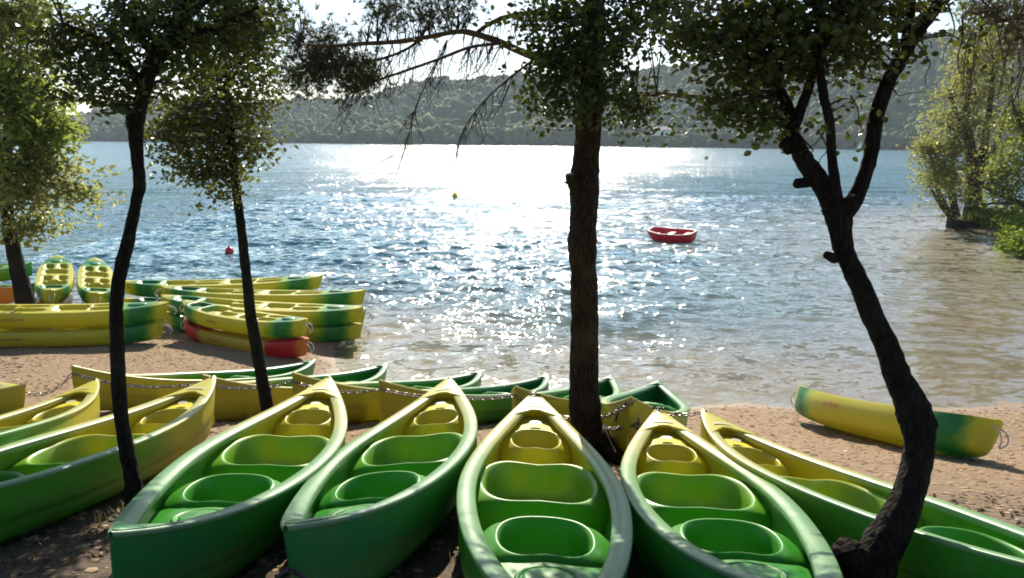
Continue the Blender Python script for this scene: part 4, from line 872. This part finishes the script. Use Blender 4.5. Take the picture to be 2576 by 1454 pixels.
cl = clusters([((-4, -3, 7), (3.5, 3, 2), 170), ((3.5, -3, 7.2), (3.5, 3, 2), 170), ((0, -.2, 7.8), (5, 2.4, 1.1), 150), ((0, -7, 6), (6, 2.5, 3), 250), ((-7, -1, 6), (2, 3, 2.5), 150), ((7, -1, 6.5), (2, 3, 2.5), 150), ((0, -5, 9), (5, 4, 1.5), 200)], 9)
v, f = foliage(cl, 26, (.22, .22, .16), .17, 9); mesh_obj('crown', v, f, OAK, t9, False, 'stuff')

# --- trees 6 and 7 on the right bank
t6 = empty('flooded_willow'); tag(t6, 'multi-stemmed willow in autumn colour standing in the water at the right bank', 'tree')
S6 = []
for j, pts in enumerate([[(2442, 575, 46), (2446, 530, 40), (2450, 480, 38), (2448, 430, 34), (2440, 370, 24), (2432, 300, 18), (2436, 220, 14), (2440, 120, 9)], [(2452, 470, 30), (2468, 420, 24), (2478, 350, 18), (2490, 270, 14), (2500, 160, 9)], [(2408, 556, 24), (2400, 520, 20), (2392, 470, 16), (2398, 400, 12), (2410, 330, 8)], [(2396, 548, 20), (2376, 520, 16), (2360, 480, 12), (2352, 430, 9), (2340, 390, 5)], [(2390, 545, 14), (2360, 505, 9), (2340, 470, 6)], [(2440, 380, 14), (2410, 300, 10), (2390, 230, 7)], [(2470, 430, 14), (2510, 350, 10), (2540, 250, 7), (2550, 150, 5)]]):
    o, P = limb('trunk' if j == 0 else 'stem', pts, 38.5, 38.5, BARK_GREY, t6, 9, .1, j, .5 if j in (0, 2, 3, 4) else 0); S6 += P
for nm, mm, lob in (('gold_crown', WILLOW_GOLD, [L(2430, 150, 38.5, 70, 70, 2, 33), L(2410, 230, 38.4, 50, 50, 1.6, 27), L(2490, 120, 39, 60, 60, 2, 27), L(2370, 370, 38.2, 45, 40, 1.4, 30), L(2350, 420, 38.0, 36, 34, 1, 18), L(2400, 440, 38.2, 40, 40, 1, 24), L(2340, 370, 38, 24, 24, .8, 9), L(2430, 470, 38.3, 40, 40, 1, 15)]),
                    ('crown', WILLOW, [L(2460, 240, 38.6, 70, 60, 2, 30), L(2380, 300, 38.4, 50, 40, 1.6, 27), L(2440, 330, 38.3, 60, 50, 1.6, 30), L(2510, 300, 39, 50, 60, 2, 21), L(2500, 200, 39, 60, 60, 2, 21), L(2390, 500, 38.2, 40, 40, 1, 18), L(2360, 450, 38, 40, 50, 1, 18), L(2490, 400, 38.8, 40, 50, 1.4, 15), L(2480, 30, 39, 90, 60, 2, 21)])):
    cl = clusters(lob, 12); v, f = foliage(cl, 46, (.34, .34, .28), .17, 12, asp=.45); mesh_obj(nm, v, f, mm, t6, False, 'stuff')
    twigs(cl, S6, 14, .025, .9).build('twigs', TWIG, t6, kind='stuff')
t7 = empty('bank_alder'); tag(t7, 'bright green shrubby tree leaning in over the right bank at the picture edge', 'tree')
S7 = []
for j, pts in enumerate([[(2640, 540, 26), (2576, 514, 16), (2520, 492, 11), (2478, 470, 8), (2450, 446, 4)], [(2650, 540, 26), (2610, 430, 18), (2570, 330, 12), (2545, 250, 6)], [(2640, 520, 20), (2600, 380, 14), (2590, 250, 8)], [(2560, 510, 8), (2500, 512, 5), (2450, 514, 3)]]):
    o, P = limb('trunk' if j == 1 else 'limb', pts, 33, 32.5, BARK_GREY, t7, 8, .1, j, .6 if j == 1 else 0); S7 += P
cl = clusters([L(2550, 380, 32.5, 50, 60, 1.6, 30), L(2540, 460, 32.5, 50, 40, 1.4, 24), L(2580, 300, 33, 40, 50, 1.4, 22), L(2620, 400, 33, 60, 100, 2, 30), L(2560, 240, 33, 24, 40, 1, 8), L(2510, 440, 32.4, 30, 30, .8, 8)], 15)
v, f = foliage(cl, 42, (.34, .34, .28), .17, 15); mesh_obj('crown', v, f, leafmat('alder_leaf', [(.09, .13, .025), (.13, .16, .03), (.17, .18, .035)], .5, bri=(.32, .34, .05)), t7, False, 'stuff'); twigs(cl, S7, 15, .02, .9).build('twigs', TWIG, t7, kind='stuff')
# overhanging pine at the top right corner, its trunk off to the right
t8 = empty('overhanging_pine'); tag(t8, 'drooping pine twigs hanging in from the top right corner', 'tree')
q = MB(); S8 = []
q.tube([(9.2, 9.0, gh(9.2, 9) - .1), (9.1, 9.1, 3), (8.9, 9.2, 6.2), (8.8, 9.3, 9)], [.22, .18, .15, .1], 12, True, .06, 3); q.build('trunk', BARK_PINE, t8)
for j, pts in enumerate([[(3150, 60, 26), (2800, 0, 20), (2620, 20, 14), (2540, 50, 10), (2490, 40, 7), (2430, 30, 5)], [(2640, 25, 10), (2580, 90, 7), (2540, 110, 5), (2525, 180, 4), (2510, 250, 3)], [(2540, 50, 6), (2480, 60, 5), (2440, 90, 4), (2425, 160, 3)], [(2500, 40, 5), (2470, 0, 5), (2420, -20, 3)], [(2700, 20, 14), (2620, 110, 9), (2576, 170, 6), (2560, 230, 4)], [(2470, 62, 4), (2455, 130, 3), (2450, 200, 2)]]):
    o, P = limb('branch', pts, 9.2, 9.0, PINE_LIMB, t8, 7, .12, j); S8 += P
cln = clusters([L(2530, 40, 9.1, 80, 45, .5, 26), L(2480, 20, 9.1, 50, 30, .3, 12), L(2580, 90, 9.1, 60, 40, .4, 16), L(2560, 0, 9.1, 120, 40, .6, 26), L(2640, 40, 9.1, 60, 80, .5, 18), L(2545, 120, 9, 30, 30, .3, 5)], 16)
v, f = needles(cln, 8, .10, .10, 17); mesh_obj('needles', v, f, leafmat('rusty_pine_needle', [(.05, .06, .02), (.08, .075, .022), (.12, .075, .02), (.06, .065, .02)], .15), t8, False, 'stuff')
twigs(cln, S8, 18, .006, .8).build('twigs', TWIG, t8, kind='stuff')
q = MB(); r = random.Random(22)
for k in range(40):
    s = r.choice(S8); ln = r.uniform(.2, .8)
    if s.x > 6.4: continue
    p1 = s + Vector((r.gauss(-.1, .2), r.gauss(0, .2), -1)).normalized() * ln * .5; p2 = p1 + Vector((r.gauss(0, .3), r.gauss(0, .2), -.8)).normalized() * ln * .5
    q.tube([s, p1, p2], [.007, .005, .002], 4, False)
q.build('bare_twigs', TWIG, t8, kind='stuff')
# undergrowth of the right bank
for nm, lab, lob, sd in (('bank_shrub', 'low sunlit yellow-green shrub on the spit at the foot of the flooded willow', [(2500, 540, 37.5), (2530, 530, 37), (2560, 545, 36), (2480, 555, 37.8), (2545, 565, 35)], 31), ('bank_bush', 'brownish green bush trailing into the water at the right picture edge', [(2570, 580, 32), (2590, 610, 30), (2575, 640, 28.5), (2610, 560, 33), (2640, 620, 29)], 32)):
    bsh = empty(nm); tag(bsh, lab, 'shrub')
    pts = [at(*p) for p in lob]; lb = [((p.x, p.y, max(.35, p.z)), (1.0, 1.2, .55), 16) for p in pts]
    cl = clusters(lb, sd); cl[:, 2] = np.maximum(cl[:, 2], .12); v, f = foliage(cl, 55, (.26, .26, .16), .17, sd); mesh_obj('foliage', v, f, BUSH if sd == 31 else BUSH, bsh, False, 'stuff')
    twigs(cl, [Vector((p.x, p.y, max(gh(p.x, p.y), -.1))) for p in pts], sd, .018, .9).build('stems', TWIG, bsh, kind='stuff')

# ------------------------------------------------------------------ small things on the ground
def on_ground(n, x0, x1, y0, y1, seed, cond=None):
    r = np.random.default_rng(seed); out = []
    X = r.uniform(x0, x1, n); Y = r.uniform(y0, y1, n)
    for x, y in zip(X, Y):
        if abs(x / max(y, .5)) > .95: continue
        z = gh(x, y)
        if z < .02 or (cond and not cond(x, y, z)): continue
        out.append((x, y, z))
    return np.array(out)
P = on_ground(22000, -11, 9, 2.0, 16.5, 41); R = rng.uniform(.008, .026, len(P))
v, f = scatter_blobs(P + np.array([0, 0, .003]), np.stack([R * 1.4, R, R * .34], -1), ico1_v[:], ico1_f, .3)
tag(mesh_obj('beach_chips', v, f, PEBBLE, smooth=False), 'pebbles and bark chips strewn over the beach', 'pebbles', kind='stuff')
P = on_ground(9000, -6, 5, 1.5, 7.2, 42, lambda x, y, z: z > 1.25 and random.random() < .8)
ex = []
for k, n_ in (('F3', 26), ('F4', 22), ('F5', 34), ('F6', 60), ('F7', 26), ('F2', 20)):
    Mx = pose_matrix(POSE[k])
    for _ in range(n_):
        bx = random.choice((random.gauss(.34, .14), random.gauss(-.74, .08), random.uniform(-1.0, 1.0))); zf = .075 if abs(bx - .34) < .28 else .10 if abs(bx + .74) < .18 else .062
        ex.append(tuple(Mx @ Vector((bx, random.gauss(0, .12), zf))))
P = np.concatenate([P, np.array(ex)])
v, f = leaves(P + np.array([0, 0, .012]), .055, up=2.2, seed=42); tag(mesh_obj('leaf_litter', v, f, LITTER, smooth=False), 'dry fallen leaves on the shaded ground between the canoes', 'leaves', kind='stuff')
def grass_tufts(name, spots, lab, seed):
    r = np.random.default_rng(seed); V = []; Fc = []
    for x, y, n, hgt, sp in spots:
        for k in range(n):
            bx, by = x + r.normal(0, sp), y + r.normal(0, sp); z = gh(bx, by) - .01; an = r.uniform(0, 6.28); h = hgt * r.uniform(.4, 1.2); ln = r.uniform(.2, .8) * h; wv = .0035
            dx, dy = math.cos(an), math.sin(an); b = len(V)
            V += [(bx - dy * wv, by + dx * wv, z), (bx + dy * wv, by - dx * wv, z), (bx + dx * ln * .35 + dy * wv * .8, by + dy * ln * .35 - dx * wv * .8, z + h * .65), (bx + dx * ln * .35 - dy * wv * .8, by + dy * ln * .35 + dx * wv * .8, z + h * .65), (bx + dx * ln, by + dy * ln, z + h * .95)]
            Fc += [(b, b + 1, b + 2, b + 3), (b + 3, b + 2, b + 4)]
    return tag(mesh_obj(name, V, Fc, GRASS, smooth=False), lab, 'grass', kind='stuff')
def gp(px, py):
    d = at(px, py, 1.0) - Vector((0, 0, CAM_Z)); y = 2.0
    while y < 30:
        p = Vector((0, 0, CAM_Z)) + d * y
        if p.z <= gh(p.x, p.y): break
        y += .01
    return p
spots = []
for px, py, n, h, s in ((600, 1040, 60, .20, .10), (570, 1020, 40, .22, .10), (620, 1060, 30, .14, .1), (380, 1190, 50, .14, .10), (300, 1250, 70, .13, .13), (250, 1300, 60, .11, .16), (310, 1220, 40, .14, .08), (1110, 1390, 26, .08, .07), (1130, 1340, 20, .08, .05), (2125, 1420, 46, .16, .07), (2330, 1440, 60, .12, .14), (1540, 1120, 30, .07, .10), (870, 1060, 40, .07, .12), (1220, 1080, 20, .06, .08), (110, 1400, 40, .09, .2)):
    p = gp(px, py); spots.append((p.x, p.y, n, h, s))
grass_tufts('grass', spots, 'dry yellowish grass tufts at the feet of the trees', 51)

# ------------------------------------------------------------------ haze
hz = MB(); hz.box((0, 690, 75), (2700, 1520, 178)); h = hz.build('haze', None, None, False, 'stuff')
hm_ = bpy.data.materials.new('haze'); hm_.use_nodes = True; t = hm_.node_tree; t.nodes.clear()
o_ = t.nodes.new('ShaderNodeOutputMaterial'); pv = t.nodes.new('ShaderNodeVolumePrincipled'); t.links.new(pv.outputs[0], o_.inputs['Volume'])
pv.inputs['Color'].default_value = (.70, .82, .95, 1); pv.inputs['Density'].default_value = .00030; pv.inputs['Anisotropy'].default_value = 0.0
h.data.materials.append(hm_)
tag(h, 'thin bluish summer haze over the lake', 'haze')
